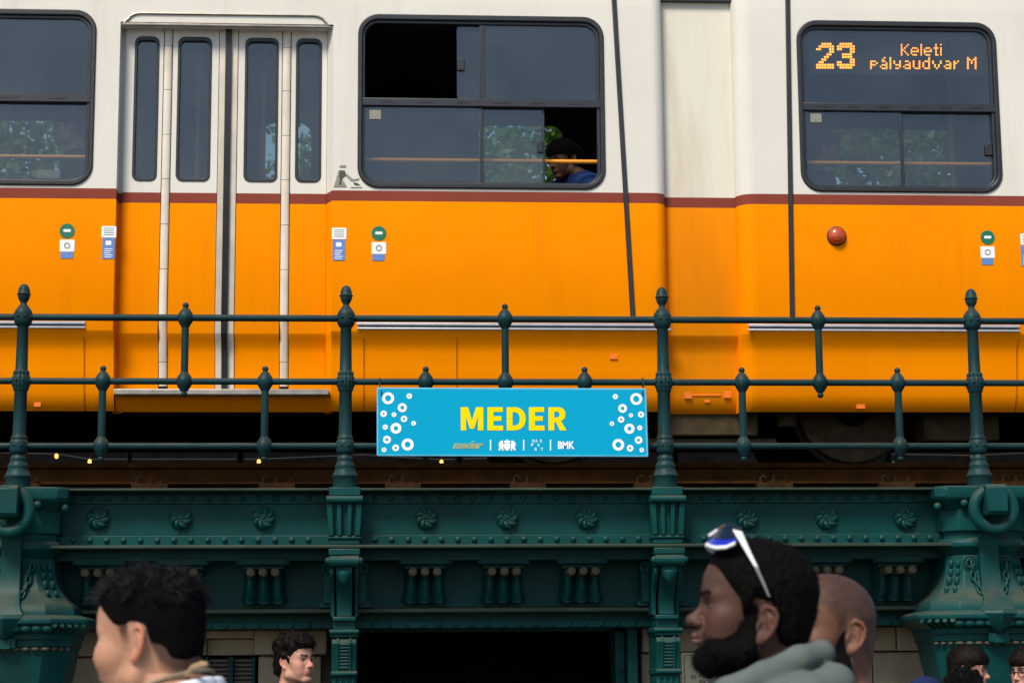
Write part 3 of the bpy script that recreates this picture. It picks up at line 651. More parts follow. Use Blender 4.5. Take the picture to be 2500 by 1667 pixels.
# crest: crowned shield with two supporters
sign_poly([(1112, 545), (1160, 545), (1162, 575), (1152, 597), (1136, 605), (1120, 597), (1110, 575)], 'sign_white', 'crest_shield')
sign_poly([(1114, 542), (1108, 520), (1124, 526), (1136, 508), (1148, 526), (1164, 520), (1158, 542)], 'sign_white', 'crest_crown')
for s_ in (-1, 1):
    sign_poly([(1136+s_*a, b) for a, b in ((28, 552), (36, 540), (32, 528), (42, 520), (54, 524), (60, 534), (70, 538), (66, 550), (72, 562), (62, 572), (72, 600), (58, 604), (50, 586), (40, 592), (42, 604), (28, 604), (32, 580), (28, 568))], 'sign_white', 'crest_supporter')
for px in (931, 1569):
    a = P(px-4 if px < 1200 else px+1, 932, -.02); b = P(px, 962, YS-.006); mb = MB()
    mb.torus((a.x, 0, zM), .0215, .003, 'x', 18, 6); mb.path([(a.x, -.021, zM), (a.x, -.05, zM-.03), (b.x, YS-.005, b.z+.012), (b.x, YS-.006, b.z-.004)], .003, 6); mb.build('hanging_wire', 'rope', sign)
# ------------------------------------------------------------------ riveted girder
XA, XB = -4.6, 5.0
IP = 'iron_paint'
girder = empty('riveted_girder', (0, .07, Z(1335, -.06)), 'dark green riveted iron girder with flower rosettes along its web', 'girder')
gt0, gt1 = Z(1196, -.05), Z(1190.5, -.05)
mb = MB(); mb.box(XA, XB, -.05, .14, gt0, gt1); mb.build('top_plate', 'iron_worn', girder, bevel=.002)
mb = MB(); mb.box(XA, XB, .072, .14, Z(1332, .07), gt0); mb.build('web_plate', IP, girder)
mb = MB(); mb.box(XA, XB, .056, .074, Z(1228, .055), Z(1206, .055)); mb.build('top_angle', IP, girder, bevel=.003)
mb = MB(); mb.box(XA, XB, .050, .074, Z(1331, .05), Z(1305, .05)); mb.build('bottom_angle', IP, girder, bevel=.003)
gb0, gb1 = Z(1335.5, -.06), Z(1328, -.06)
mb = MB(); mb.box(XA, XB, -.06, .14, gb0, gb1); mb.build('bottom_flange', 'iron_worn', girder, bevel=.003)
def pil(x): return min(abs(x+.8), abs(x-.8)) < .105
srcv = None
for row, yf, py in ((0, .056, 1216.5), (1, .050, 1316)):
    zc = Z(py, yf); k = 0
    x = -2.38-.0823*24
    while x < 4.5:
        if not pil(x):
            if srcv is None:
                mb = MB(); mb.latheY(x, zc, [(.0155, yf+.002), (.0150, yf-.004), (.0115, yf-.010), (.006, yf-.013), (.0008, yf-.014)], 12); srcv = mb.build('rivet', IP, girder, origin=(x, yf, zc))
            else: inst(srcv, (x, yf, zc), girder)
        x += .0823
srcr = None
for px in (239, 441, 643, 1041, 1238, 1433, 1824, 2018, 2210, -360, -158, 2590, 2780, 2968):
    q = P(px, 1264.5, .06); c = (q.x, .072, q.z)
    if srcr is None:
        mb = MB(); r0 = .056
        mb.latheY(q.x, q.z, [(r0, .074), (r0*1.0, .066), (r0*.95, .058), (r0*.75, .050), (r0*.5, .047), (.002, .046)], 28)
        for k in range(8):
            a0 = 2*math.pi*k/8; pts = []
            for t_ in (0, .2, .4, .6, .8, 1):
                rr_ = .018+.036*t_; a = a0+.9*t_; pts.append((q.x+rr_*math.cos(a), .052-.006*math.sin(math.pi*t_)+.010*t_*t_, q.z+rr_*math.sin(a)))
            mb.path(pts, [.006, .009, .011, .0115, .010, .006], 6)
        srcr = mb.build('rosette', IP, girder, origin=c)
        mb = MB(); mb.torus((q.x, .046, q.z), .0145, .0045, 'y', 20, 8); mb.sphere((q.x, .046, q.z), .0095, 10, 6); srb = mb.build('boss', IP, srcr, origin=c)
    else:
        a = inst(srcr, c, girder); inst(srb, c, a)
        a.rotation_euler = (0, random.choice([0, .2, -.25]), 0)
# ------------------------------------------------------------------ recessed entablature under the girder
YF = .30
fas = empty('entablature', (0, YF, Z(1494, .22)), 'recessed dark green entablature with rows of moulded corbels under the girder', 'entablature')
mb = MB(); mb.box(XA, XB, YF, YF+.08, Z(1486, YF), gb0-.002); mb.build('panel', IP, fas)
mb = MB(); mb.prismX([(.20, Z(1484, .20)), (.20, Z(1492, .20)), (.225, Z(1496, .225)), (YF+.06, Z(1496, .225)), (YF+.06, Z(1480, YF)), (YF-.01, Z(1480, YF))], XA, XB); mb.build('ledge', 'iron_worn', fas, bevel=.002)
mb = MB(); mb.box(XA, XB, YF+.02, YF+.09, Z(1532, .34), Z(1495, .24)-.002); mb.build('soffit_band', IP, fas)
mb = MB(); mb.box(XA, XB, .10, YF+.01, gb0-.05, gb0-.002); mb.build('ceiling_strip', IP, fas)
mb = MB(); mb.box(XA, XB, YF-.03, YF+.02, Z(1531, YF), Z(1516, YF)); mb.build('lintel_plate', IP, fas, bevel=.002)
x = -2.3-.0823*22; s0_ = None
while x < 4.5:
    if not pil(x):
        zc = Z(1523, YF)
        if s0_ is None:
            mb = MB(); mb.latheY(x, zc, [(.0145, YF-.029), (.0135, YF-.036), (.008, YF-.041), (.001, YF-.042)], 10); s0_ = mb.build('rivet', IP, fas, origin=(x, YF-.03, zc))
        else: inst(s0_, (x, YF-.03, zc), fas)
    x += .0823
UF = 10.15/F_PX
srcc = None
for px in (242, 445, 643, 1037, 1230, 1422, 1824, 2014, 2192, -360, -158, 2590, 2780, 2968):
    q = P(px, 1410, .15); zc = Z(1410, .15); o0 = (q.x, YF, zc)
    if srcc is None:
        xc = q.x; mb = MB()
        # flaring fluted body: rows of rings along z, scalloped in x
        zs = [(1385, .10, 50), (1400, .115, 50), (1420, .125, 50), (1440, .12, 51), (1452, .10, 55), (1460, .085, 57), (1465, .09, 54)]
        rows = []
        n = 40
        for py, dep, hw in zs:
            z_ = Z(py, .15); ring = []
            for j in range(n+1):
                u_ = -1+2*j/n; lobe = abs(math.cos(u_*1.5*math.pi))**.7
                edge = max(0, abs(u_)-.82)/.18
                ring.append((xc+u_*hw*UF, YF-dep*(.45+.55*lobe)*(1-.75*edge), z_-(.010*lobe if py > 1445 else 0)))
            ring += [(xc+hw*UF, YF+.001, z_), (xc-hw*UF, YF+.001, z_)]
            rows.append(ring)
        mb.loft(rows); srcc = mb.build('corbel', IP, fas, smooth=60, origin=o0)
        mb = MB(); mb.box(xc-57*UF, xc+57*UF, YF-.205, YF+.001, Z(1376, .1), Z(1358, .1)); mb.box(xc-50*UF, xc+50*UF, YF-.16, YF+.001, Z(1386, .1), Z(1376, .1)+.001); mb.box(xc-50*UF, xc+50*UF, YF-.11, YF+.001, Z(1358, .1)-.001, gb0-.004)
        mb.sphere((xc-58*UF, YF-.185, Z(1369, .1)), .016, 8, 6); mb.sphere((xc+58*UF, YF-.185, Z(1369, .1)), .016, 8, 6)
        c1 = mb.build('cap', IP, srcc, bevel=.006, origin=o0); lg = []
        for dx in (-29.5, 0, 29.5):
            zc2 = Z(1393, .07); mb = MB(); mb.latheY(xc+dx*UF, zc2, [(.0225, YF-.08), (.0225, YF-.212), (.019, YF-.222), (.010, YF-.226), (.001, YF-.227)], 16); lg.append(mb.build('log_end', 'iron_dusty', srcc, origin=o0))
    else:
        a = inst(srcc, o0, fas); inst(c1, o0, a)
        for l_ in lg: inst(l_, o0, a)
# ------------------------------------------------------------------ bracket pilasters under the middle posts
def bracket(xc, label):
    root = empty('bracket_pilaster', (xc, .1, 0), label, 'pilaster', 'pilasters carrying the railing posts')
    u = 9.9/F_PX
    def bx(name, hw, y0, py0, py1, y1=.30, bev=.005, extra=0):
        mb = MB(); mb.box(xc-hw*u, xc+hw*u, y0, y1, Z(py1, y0), Z(py0, y0)); return mb.build(name, IP, root, bevel=bev)
    def roll(name, hw, y0, py0, py1, y1=.07):
        za, zb_ = Z(py1, y0), Z(py0, y0); r = (zb_-za)/2; zc = (za+zb_)/2; mb = MB()
        pts = [(y1, za), (y0+r, za)]+[(y0+r-r*math.cos(R(q)), zc+r*math.sin(R(q))) for q in (-60, -30, 0, 30, 60)]+[(y0+r, zb_), (y1, zb_)]
        mb.prismX(pts, xc-hw*u, xc+hw*u); return mb.build(name, IP, root, bevel=.003)
    bx('top_block', 38.5, -.065, 1188, 1209, .08)
    roll('moulding', 44.5, -.095, 1208, 1226, .08)
    mb = MB(); za, zb_ = Z(1312, -.06), Z(1226, -.06)
    mb.loft([[(xc-hw*u, y0, z), (xc+hw*u, y0, z), (xc+hw*u, .08, z), (xc-hw*u, .08, z)] for z, hw, y0 in ((za, 37, -.030), (zb_, 42, -.042))]); fb = mb.build('fluted_block', IP, root, bevel=.004)
    for dx in (-35, -13, 12, 34):
        mb = MB(); w_ = 5 if abs(dx) < 20 else 6.5
        mb.loft([[(xc+(dx*s_-w_)*u, y0, z), (xc+(dx*s_+w_)*u, y0, z), (xc+(dx*s_+w_)*u, y0+.02, z), (xc+(dx*s_-w_)*u, y0+.02, z)] for z, y0, s_ in ((za+.012, -.060, .93), (zb_-.006, -.072, 1.05))]); mb.build('fillet', IP, fb, bevel=.003)
    roll('base_lip', 40, -.055, 1306, 1315, .08)
    bx('foot_block', 37, -.045, 1315, 1328, .08)
    # console
    bx('console_cap', 38, -.10, 1337, 1353, .30); roll('console_roll', 36, -.115, 1353, 1380, .28)
    for s_ in (-1, 1):
        mb = MB(); mb.sphere((xc+s_*38*u, -.09, Z(1367, -.09)), .018, 10, 7); mb.build('roll_end', IP, root)
    prof = [(1378, -.070), (1398, -.080), (1412, -.060), (1424, -.020), (1440, .012), (1465, .035), (1488, .045), (1501, .040)]
    mb = MB(); mb.loft([[(xc-19*u, y, Z(py, .0)), (xc+19*u, y, Z(py, .0)), (xc+19*u, .3, Z(py, .0)), (xc-19*u, .3, Z(py, .0))] for py, y in prof]); mb.build('console', IP, root, smooth=40, bevel=.004)
    for s_ in (-1, 1):
        mb = MB(); a_, b_ = sorted((xc+s_*24*u, xc+s_*34*u)); mb.loft([[(a_, y+.045, Z(py, .0)), (b_, y+.045, Z(py, .0)), (b_, .3, Z(py, .0)), (a_, .3, Z(py, .0))] for py, y in prof]); mb.build('console_cheek', IP, root, smooth=40, bevel=.003)
    for s_ in (-1, 1):
        mb = MB(); mb.torus((xc+s_*44*u, .16, Z(1385, .16)), .022, .010, 'y', 18, 8); mb.box(xc+s_*44*u-.02, xc+s_*44*u+.02, .17, .30, Z(1470, .16), Z(1375, .16)); mb.box(xc+s_*50*u-.03, xc+s_*50*u+.03, .19, .30, Z(1480, .16), Z(1466, .16)); mb.build('side_scroll', IP, root, bevel=.004)
    mb = MB(); zc = Z(1398, -.06); mb.lathe(xc, -.060, [(.002, zc-.058), (.014, zc-.050), (.026, zc-.030), (.034, zc-.008), (.036, zc+.004), (.034, zc+.010), (.002, zc+.012)], 20); mb.build('drop_finial', IP, root)
    # lower shaft with scroll capital
    bx('shaft_cap', 29, .03, 1502, 1513, .30); bx('shaft_neck', 27, .055, 1513, 1533, .30, .002); roll('shaft_moulding', 36, .0, 1533, 1545, .30); bx('shaft_fillet', 33, .015, 1545, 1552, .30, .002)
    mb = MB(); zt, zb_ = Z(1552, .0), Z(1636, .0)
    pts = [(.30, zt)]+[(.075-.075*math.sin(R(q)), zt-.03+.03*math.cos(R(q))) for q in (0, 30, 60, 90)]+[(.012, zt-.06), (.03, zt-.11), (.036, zb_), (.30, zb_)]
    mb.prismX(pts, xc-30*u, xc+30*u); sc = mb.build('scroll', IP, root, smooth=40, bevel=.004)
    for s_ in (-1, 1):
        mb = MB(); pp = [(xc+s_*15*u, y-.004, z) for y, z in pts[1:-1]]; mb.path(pp, .007, 6); mb.build('scroll_rib', IP, sc)
    for k in range(8):
        z_ = Z(1570+k*8, .02); mb = MB(); yk = float(np.interp(z_, [zb_, zt-.11, zt-.06, zt-.03], [.036, .03, .012, .0])); mb.latheX(yk-.001, z_, [(.006, xc-11*u), (.006, xc+11*u)], 8); mb.build('rib', IP, sc)
    roll('scroll_base', 32, .015, 1634, 1647, .30)
    zs = Z(1647, .02)
    mb = MB(); mb.box(xc-29*u, xc+29*u, .045, .30, .16, zs); sh = mb.build('shaft', IP, root, bevel=.004)
    for dx in (-22, -7.5, 7.5, 22):
        mb = MB(); mb.lathe(xc+dx*u, .045, [(.009, .2), (.009, zs-.01)], 8); mb.build('reed', IP, sh)
    mb = MB(); mb.box(xc-38*u, xc+38*u, .0, .30, 0, .16); mb.build('plinth', IP, root, bevel=.008)
for xx, nb in ((-.8, 'fluted green bracket pilaster between the shuttered window and the dark doorway'), (.8, 'fluted green bracket pilaster between the dark doorway and the notice plate')): bracket(xx, nb)
# ------------------------------------------------------------------ capital columns with iron rings
def octa(xc, yc, hw, ch, z, fy=1.0):
    h = hw; c = ch
    return [(xc+a, yc+b*fy, z) for a, b in ((-h+c, -h), (h-c, -h), (h, -h+c), (h, h-c), (h-c, h), (-h+c, h), (-h, h-c), (-h, -h+c))]
def column(xc, label):
    yc = .12; root = empty('iron_column', (xc, yc, 0), label, 'column', 'ringed iron columns')
    ym = -.22
    zz = lambda py: Z(py, ym, 2394)
    def stack(name, rows, bev=.004, smooth=30):
        mb = MB(); mb.loft([octa(xc, yc, hw, ch, zz(py)) for py, hw, ch in rows]); return mb.build(name, IP, root, bevel=bev, smooth=smooth)
    stack('abacus', [(1238, .205, .05), (1232, .212, .05), (1222, .235, .05), (1212, .255, .045), (1206, .26, .045), (1185, .26, .045), (1181, .255, .045)], .004)
    mbz = gt1
    mb = MB(); mb.loft([octa(xc, yc, .16, .03, z_) for z_ in (zz(1183), zb+.0)]); mb.build('post_seat', IP, root, bevel=.004)
    stack('neck', [(1308, .195, .07), (1291, .195, .07), (1290, .212, .075), (1236, .212, .075)])
    stack('astragal', [(1349, .180, .065), (1340, .19, .07), (1333, .205, .075), (1328, .216, .08), (1318, .218, .08), (1312, .21, .075), (1307, .2, .072)], .003, 60)
    stack('bell', [(1489, .305, .12), (1484, .305, .12), (1464, .292, .115), (1448, .252, .10), (1430, .226, .088), (1410, .207, .08), (1385, .195, .075), (1349, .188, .072)], .004, 40)
    stack('lower_moulding', [(1532, .300, .12), (1526, .312, .125), (1517, .345, .14), (1508, .372, .15), (1498, .372, .15), (1491, .357, .145), (1487, .32, .13)], .004, 50)
    stack('band', [(1563, .29, .115), (1546, .29, .115), (1545, .30, .12), (1531, .30, .12)])
    stack('cup', [(1800, .195, .075), (1760, .205, .08), (1700, .232, .09), (1640, .255, .1), (1600, .27, .106), (1575, .277, .11), (1562, .282, .112)], .003, 50)
    mb = MB(); zlow = zz(1800); mb.loft([octa(xc, yc, h, c_, z_) for z_, h, c_ in ((0, .30, .10), (.22, .30, .10), (.24, .21, .085), (.30, .195, .08), (zlow+.002, .186, .075))]); mb.build('shaft', IP, root, bevel=.006)
    # dentils and scallops along the front and the chamfers
    for k in range(-4, 5):
        mb = MB(); x_ = xc+k*.046; mb.sphere((x_, yc-.292, zz(1568)), .017, 8, 6, (1.15, .6, .55)); mb.build('dentil', 'iron_dusty', root)
        mb = MB(); mb.sphere((xc+k*.050, yc-.345, zz(1520)), .03, 10, 6, (.95, .55, .62)); mb.build('scallop', IP, root)
    for s_ in (-1, 1):
        for k in range(5):
            f_ = (k+.5)/5; mb = MB(); mb.path([(xc+s_*(.222+.150*f_), yc-.372+.15*f_, zz(1512)), (xc+s_*(.185+.12*f_), yc-.312+.125*f_, zz(1530))], [.013, .007], 7); mb.build('gadroon', IP, root)
        for k in range(4):
            f_ = (k+.5)/4; mb = MB(); mb.sphere((xc+s_*(.178+.112*f_), yc-.29+.112*f_, zz(1568)), .014, 8, 6, (1, 1, .6)); mb.build('dentil', 'iron_dusty', root)
    # front strap, lug and ring
    mb = MB(); xs = xc; ys = yc-.215
    mb.loft([[(xs-w, y, zz(py)), (xs+w, y, zz(py)), (xs+w, yc-.1, zz(py)), (xs-w, yc-.1, zz(py))] for py, w, y in ((1489, .088, yc-.345), (1478, .074, yc-.335), (1462, .062, yc-.312), (1440, .054, yc-.272), (1420, .050, yc-.25), (1380, .048, yc-.235), (1315, .047, yc-.238), (1300, .047, yc-.245))]); mb.build('strap', IP, root, bevel=.004, smooth=40)
    mb = MB(); a, b = .085, .025
    mb.loft([[(xs-w, y, zz(py)), (xs, y-.035, zz(py)), (xs+w, y, zz(py)), (xs+w, yc-.2, zz(py)), (xs-w, yc-.2, zz(py))] for py, w, y in ((1546, .018, yc-.315), (1525, .05, yc-.355), (1497, .082, yc-.372), (1489, .085, yc-.362))]); mb.build('keystone', IP, root, bevel=.003)
    mb = MB(); mb.box(xs-.05, xs+.05, yc-.325, yc-.2, zz(1567), zz(1544)); mb.box(xs-.03, xs+.03, yc-.33, yc-.2, zz(1569), zz(1546)); mb.build('band_boss', IP, root, bevel=.004)
    yr = yc-.335
    mb = MB(); z0_, z1_ = Z(1257, yr-.05, 2434), Z(1179, yr-.05, 2434); mb.prismX([(yr-.06, z0_), (yr-.075, z0_+.02), (yr-.07, z1_-.02), (yr-.05, z1_-.004), (yr+.10, z1_), (yr+.10, z0_)], xs-.053, xs+.053); mb.build('lug', IP, root, bevel=.006)
    zc = Z(1243, yr, 2434)
    mb = MB(); mb.torus((xs, yr, zc), .098, .030, 'y', 48, 18); mb.build('ring', IP, root, smooth=80)
    # balls under the abacus
    for bx_ in (-.245, -.12, .12, .245):
        mb = MB(); mb.sphere((xs+bx_, yc-(.245 if abs(bx_) < .2 else .205), zz(1224 if abs(bx_) < .2 else 1230)), .020, 12, 8); mb.build('ball', IP, root)
    # chains on the bell
    def link(mb, p0, p1, wide):
        p0, p1 = Vector(p0), Vector(p1); d = (p1-p0); L = d.length; d.normalize(); s_ = Vector((d.z, 0, -d.x)) if wide else Vector((0, 1, 0))
        pts = []
        for q in range(17):
            t_ = 2*math.pi*q/16; pts.append((p0+p1)/2+d*math.cos(t_)*L*.5+s_*math.sin(t_)*L*.23)
        mb.path(pts, .0062, 6, False)
    bell_y = lambda py: yc-float(np.interp(py, [1349, 1385, 1410, 1430, 1448, 1464], [.188, .195, .207, .226, .252, .292]))-.012
    for s_ in (-1, 1):
        e = Vector((xs+s_*.090, bell_y(1370), zz(1370)))
        mb = MB(); mb.torus(e, .022, .006, 'y', 20, 8); mb.torus((e.x, e.y+.006, e.z), .035, .005, 'y', 22, 6); mb.build('chain_eye', IP, root)
        ptsl = [(s_*.090, 1366), (s_*.084, 1392), (s_*.083, 1412), (s_*.070, 1430), (s_*.055, 1446), (s_*.044, 1458)]
        for k in range(len(ptsl)-1):
            a_, b_ = ptsl[k], ptsl[k+1]; ext = .012
            A = Vector((xs+a_[0], bell_y(a_[1])-.002, zz(a_[1])+ext*.4)); B = Vector((xs+b_[0], bell_y(b_[1])-.002, zz(b_[1])-ext*.4))
            mb = MB(); link(mb, A, B, k % 2 == 1); mb.build('chain_link', IP, root, smooth=80)
        # garland on the chamfered faces
        for k, py in enumerate((1370, 1392, 1414, 1436)):
            hw = float(np.interp(py, [1349, 1385, 1410, 1430, 1448], [.188, .195, .207, .226, .252])); c_ = hw*.36
            for e_ in (.3, .7):
                mb = MB(); mb.sphere((xs+s_*(hw-c_*e_), yc-hw+c_*(1-e_)-.0, zz(py)), .016+.004*(k == 2), 10, 7, (.8, .8, 1.3)); mb.build('garland_bead', IP, root)
for xx, nb in ((-2.4, 'heavy dark green column capital with iron ring beside the shuttered window'), (2.4, 'heavy dark green column capital with iron ring beside the notice plate')): column(xx, nb)
# ------------------------------------------------------------------ stone wall, shutter, doorway
YW = .55
wall = empty('stone_wall', (0, YW, 0), 'weathered brown stone wall under the viaduct beside the dark doorway', 'wall')
cz = [Z(1532, YW-.05), Z(1595, YW-.05), 1.35, .95, .5, .06]
def blk(a, b, z0, z1, d=0, bev=.008):
    mb = MB(); mb.box(a+.003, b-.003, YW-d, YW+.25, z0+.003, z1-.003); return mb.build('stone_block', 'stone', wall, bevel=bev)
wx = lambda px, py=1600: X(px, py, YW)
dl, dr = wx(868), wx(1536)     # doorway
# lintel course with niche over the shutter
n0, n1 = wx(506), wx(620)
zl0, zl1 = cz[1], cz[0]
blk(-4.6, wx(250), zl0, zl1, .05); blk(wx(250), n0, zl0, zl1, .05); blk(n1, wx(800), zl0, zl1, .05)
mb = MB(); mb.box(n0-.003, n1+.003, YW-.05, YW+.2, Z(1553, YW-.05), zl1-.003); mb.build('stone_block', 'stone', wall, bevel=.006)
mb = MB(); mb.box(n0-.003, n1+.003, YW+.015, YW+.2, zl0+.003, Z(1553, YW-.05)-.003); mb.build('stone_block', 'stone', wall, bevel=.006)
for i in range(1, 5):
    z1_, z0_ = cz[i], cz[i+1]
    blk(-4.6, wx(60), z0_, z1_); blk(wx(60), wx(300), z0_, z1_); blk(wx(300), wx(470), z0_, z1_); blk(n1+.02, wx(786), z0_, z1_)
for i in range(0, 5):
    z1_, z0_ = cz[i], cz[i+1]; d = .05 if i == 0 else 0
    offs = .0 if i % 2 else .12
    edges = [dr+.06, wx(1760)+offs, wx(2010), wx(2130)+offs, wx(2262)+.04+offs, wx(2600), 5.0]
    for a, b in zip(edges[:-1], edges[1:]): blk(a, b, z0_, z1_, d)
mb = MB(); mb.box(-4.6, dl-.12, YW+.15, YW+.24, 0, .06); mb.box(dr+.06, 5.0, YW+.0, YW+.24, 0, .06); mb.build('base_course', 'stone', wall)
mb = MB(); mb.box(-4.6, n0-.16, YW+.16, YW+.24, .06, cz[0]); mb.box(n1+.02, dl-.1, YW+.16, YW+.24, .06, cz[0]); mb.build('backing', 'stone', wall)
# shuttered window
sh = empty('shutter_window', (wx(563), YW+.1, .9), 'grey roller shutter window in green frame with niche above', 'window')
zt = zl0-.004; zb_ = .9
mb = MB(); mb.box(wx(472), wx(500), YW-.04, YW+.12, zb_, zt-.01); mb.box(wx(500), wx(509), YW-.01, YW+.12, zb_, zt); mb.box(wx(616), wx(624), YW-.01, YW+.12, zb_, zt); mb.box(wx(558), wx(570), YW+.0, YW+.12, zb_, zt); mb.box(wx(472), wx(624), YW-.02, YW+.12, zb_-.06, zb_); mb.build('frame', IP, sh, bevel=.004)
mb = MB(); mb.box(wx(478), wx(494), YW-.055, YW-.03, Z(1650, YW), Z(1622, YW)); mb.sphere((wx(486), YW-.05, Z(1608, YW)), .016, 10, 6); mb.build('frame_boss', IP, sh, bevel=.003)
for a, b in ((509, 558), (570, 616)):
    z_ = zb_
    while z_ < zt-.012:
        mb = MB(); z2 = min(z_+.022, zt-.004); mb.prismX([(YW+.05, z_), (YW+.038, z_+.005), (YW+.038, z2-.006), (YW+.05, z2-.001), (YW+.06, z2-.001), (YW+.06, z_)], wx(a)+.002, wx(b)-.002); mb.build('slat', 'shutter', sh); z_ += .022
mb = MB(); mb.box(n0-.16, n1+.02, YW-.01, YW+.20, .06, zb_-.062); mb.build('stone_block', 'stone', wall, bevel=.006)
# dark doorway
dw = empty('doorway', ((dl+dr)/2, YW, 0), 'dark open doorway with green iron frame between the pilasters', 'doorway')
mb = MB(); mb.box(dl-.1, dl-.02, YW-.16, YW+.2, 0, cz[0]); mb.box(dl-.018, dl+.01, YW-.05, YW+.2, 0, cz[0]); mb.box(dr-.02, dr+.03, YW-.12, YW+.2, 0, cz[0]); mb.box(dr-.075, dr-.025, YW-.02, YW+.2, 0, cz[0]-.02); mb.build('frame', IP, dw, bevel=.004)
for k in range(14):
    mb = MB(); mb.sphere((dr-.048, YW-.022, cz[0]-.1-k*.12), .012, 8, 5); mb.build('rivet', IP, dw)
mb = MB(); mb.box(dl+.01, dr-.075, YW+.02, YW+.10, Z(1540, YW), cz[0]+.02); mb.build('transom', IP, dw, bevel=.004)
mb = MB()
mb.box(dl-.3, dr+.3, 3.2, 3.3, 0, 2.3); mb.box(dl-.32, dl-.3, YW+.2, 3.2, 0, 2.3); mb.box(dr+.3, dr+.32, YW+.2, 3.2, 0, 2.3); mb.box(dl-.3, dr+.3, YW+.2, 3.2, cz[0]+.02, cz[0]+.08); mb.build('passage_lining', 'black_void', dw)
mb = MB(); mb.box(dr-.115, dr-.095, YW+.06, YW+.20, 1.42, 1.52); mb.build('latch', 'trim_metal', dw, bevel=.003)
# side masses so the viaduct is closed behind the wall
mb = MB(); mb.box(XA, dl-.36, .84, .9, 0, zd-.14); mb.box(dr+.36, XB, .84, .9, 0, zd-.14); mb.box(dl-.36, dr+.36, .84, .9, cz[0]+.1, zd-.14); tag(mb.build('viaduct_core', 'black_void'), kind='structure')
# notice plate
nx0, nx1 = X(1664, 1620, YW-.06), X(1800, 1620, YW-.06); nzt = Z(1592, YW-.06, 1700); nzb = nzt-.36
note = empty('notice_plate', ((nx0+nx1)/2, YW-.06, nzb), 'cream notice plate with dark lettering fixed on the stone wall', 'notice')
mb = MB(); mb.box(nx0, nx1, YW-.066, YW-.003, nzb, nzt); mb.build('plate', 'notice_paint', note, bevel=.003)
mb = MB(); frame_loop(mb, rrect(nx0+.012, nx1-.012, nzb+.012, nzt-.012, .002, 1), rrect(nx0+.015, nx1-.015, nzb+.015, nzt-.015, .002, 1), YW-.0685, YW-.066); mb.build('border_line', 'dark_print', note, smooth=0)
def ntext(t, px0, px1, py0, py1):
    a, b = P(px0, py1, YW-.068), P(px1, py0, YW-.068); text_mesh('lettering', t, a.x, b.x, a.z, b.z, YW-.0672, 'dark_print', note, bold=.012)
ntext('és riasztóval', 1687, 1768, 1642, 1656); ntext('BKV Zrt. ált', 1708, 1790, 1658, 1671)
mb = MB(); mb.box(-16, 18, 9.2, 9.6, 0, 4.0); mb.box(-16, 18, 9.1, 9.7, 4.0, 4.12); tag(mb.build('backdrop_wall', 'dark_backdrop', bevel=.02), 'added dark backdrop wall hiding the sky behind the railway track', 'wall')  # added near-black backdrop, keeps bright sky out of the gap under the tram
# ------------------------------------------------------------------ behind the tram: festoon of lamps and trees
fx = empty('festoon_lights', (0, 8, 0), 'string of small warm bulbs glowing behind the railway track', 'string lights')
pts = [(-700, 1085), (-300, 1100), (138, 1108), (219, 1121), (632, 1121), (886, 1110), (1078, 1122), (1700, 1100), (2375, 1112), (2800, 1090)]
wp = [P(a, b, 8.0) for a, b in pts]
mb = MB(); mb.path(wp, .006, 6); mb.build('cable', 'rope', fx)
for q in (wp[0], wp[-1]):
    mb = MB(); mb.lathe(q.x, 8.0, [(.06, 0), (.05, .4), (.035, q.z+.15)], 10); mb.build('pole', 'rail_paint', fx)
for px, py in ((138, 1113), (219, 1127), (632, 1127), (1078, 1128), (2375, 1118)):
    q = P(px, py, 8.0); mb = MB(); mb.lathe(q.x, 8.0, [(.002, q.z-.022), (.012, q.z-.017), (.016, q.z-.005), (.014, q.z+.010), (.008, q.z+.022)], 12); b_ = mb.build('bulb', 'bulb', fx)
    mb = MB(); mb.lathe(q.x, 8.0, [(.010, q.z+.020), (.010, q.z+.040)], 8); mb.build('socket', 'rope', b_)
t = NT('leaf'); n1 = t.noise(3.0, 3); t.col(t.mix(t.ramp(n1, .3, .7), (.040, .10, .012), (.095, .18, .022))); t.set(Roughness=.5); M['leaf'] = t.m
tl = t.node('ShaderNodeBsdfTranslucent'); tl.inputs[0].default_value = (.10, .20, .02, 1); mxs = t.node('ShaderNodeMixShader'); mxs.inputs[0].default_value = .35
t.link(t.b.outputs[0], mxs.inputs[1]); t.link(tl.outputs[0], mxs.inputs[2]); t.link(mxs.outputs[0], t.out.inputs[0])
simple('bark', (.05, .04, .03), .9, bump=.4)
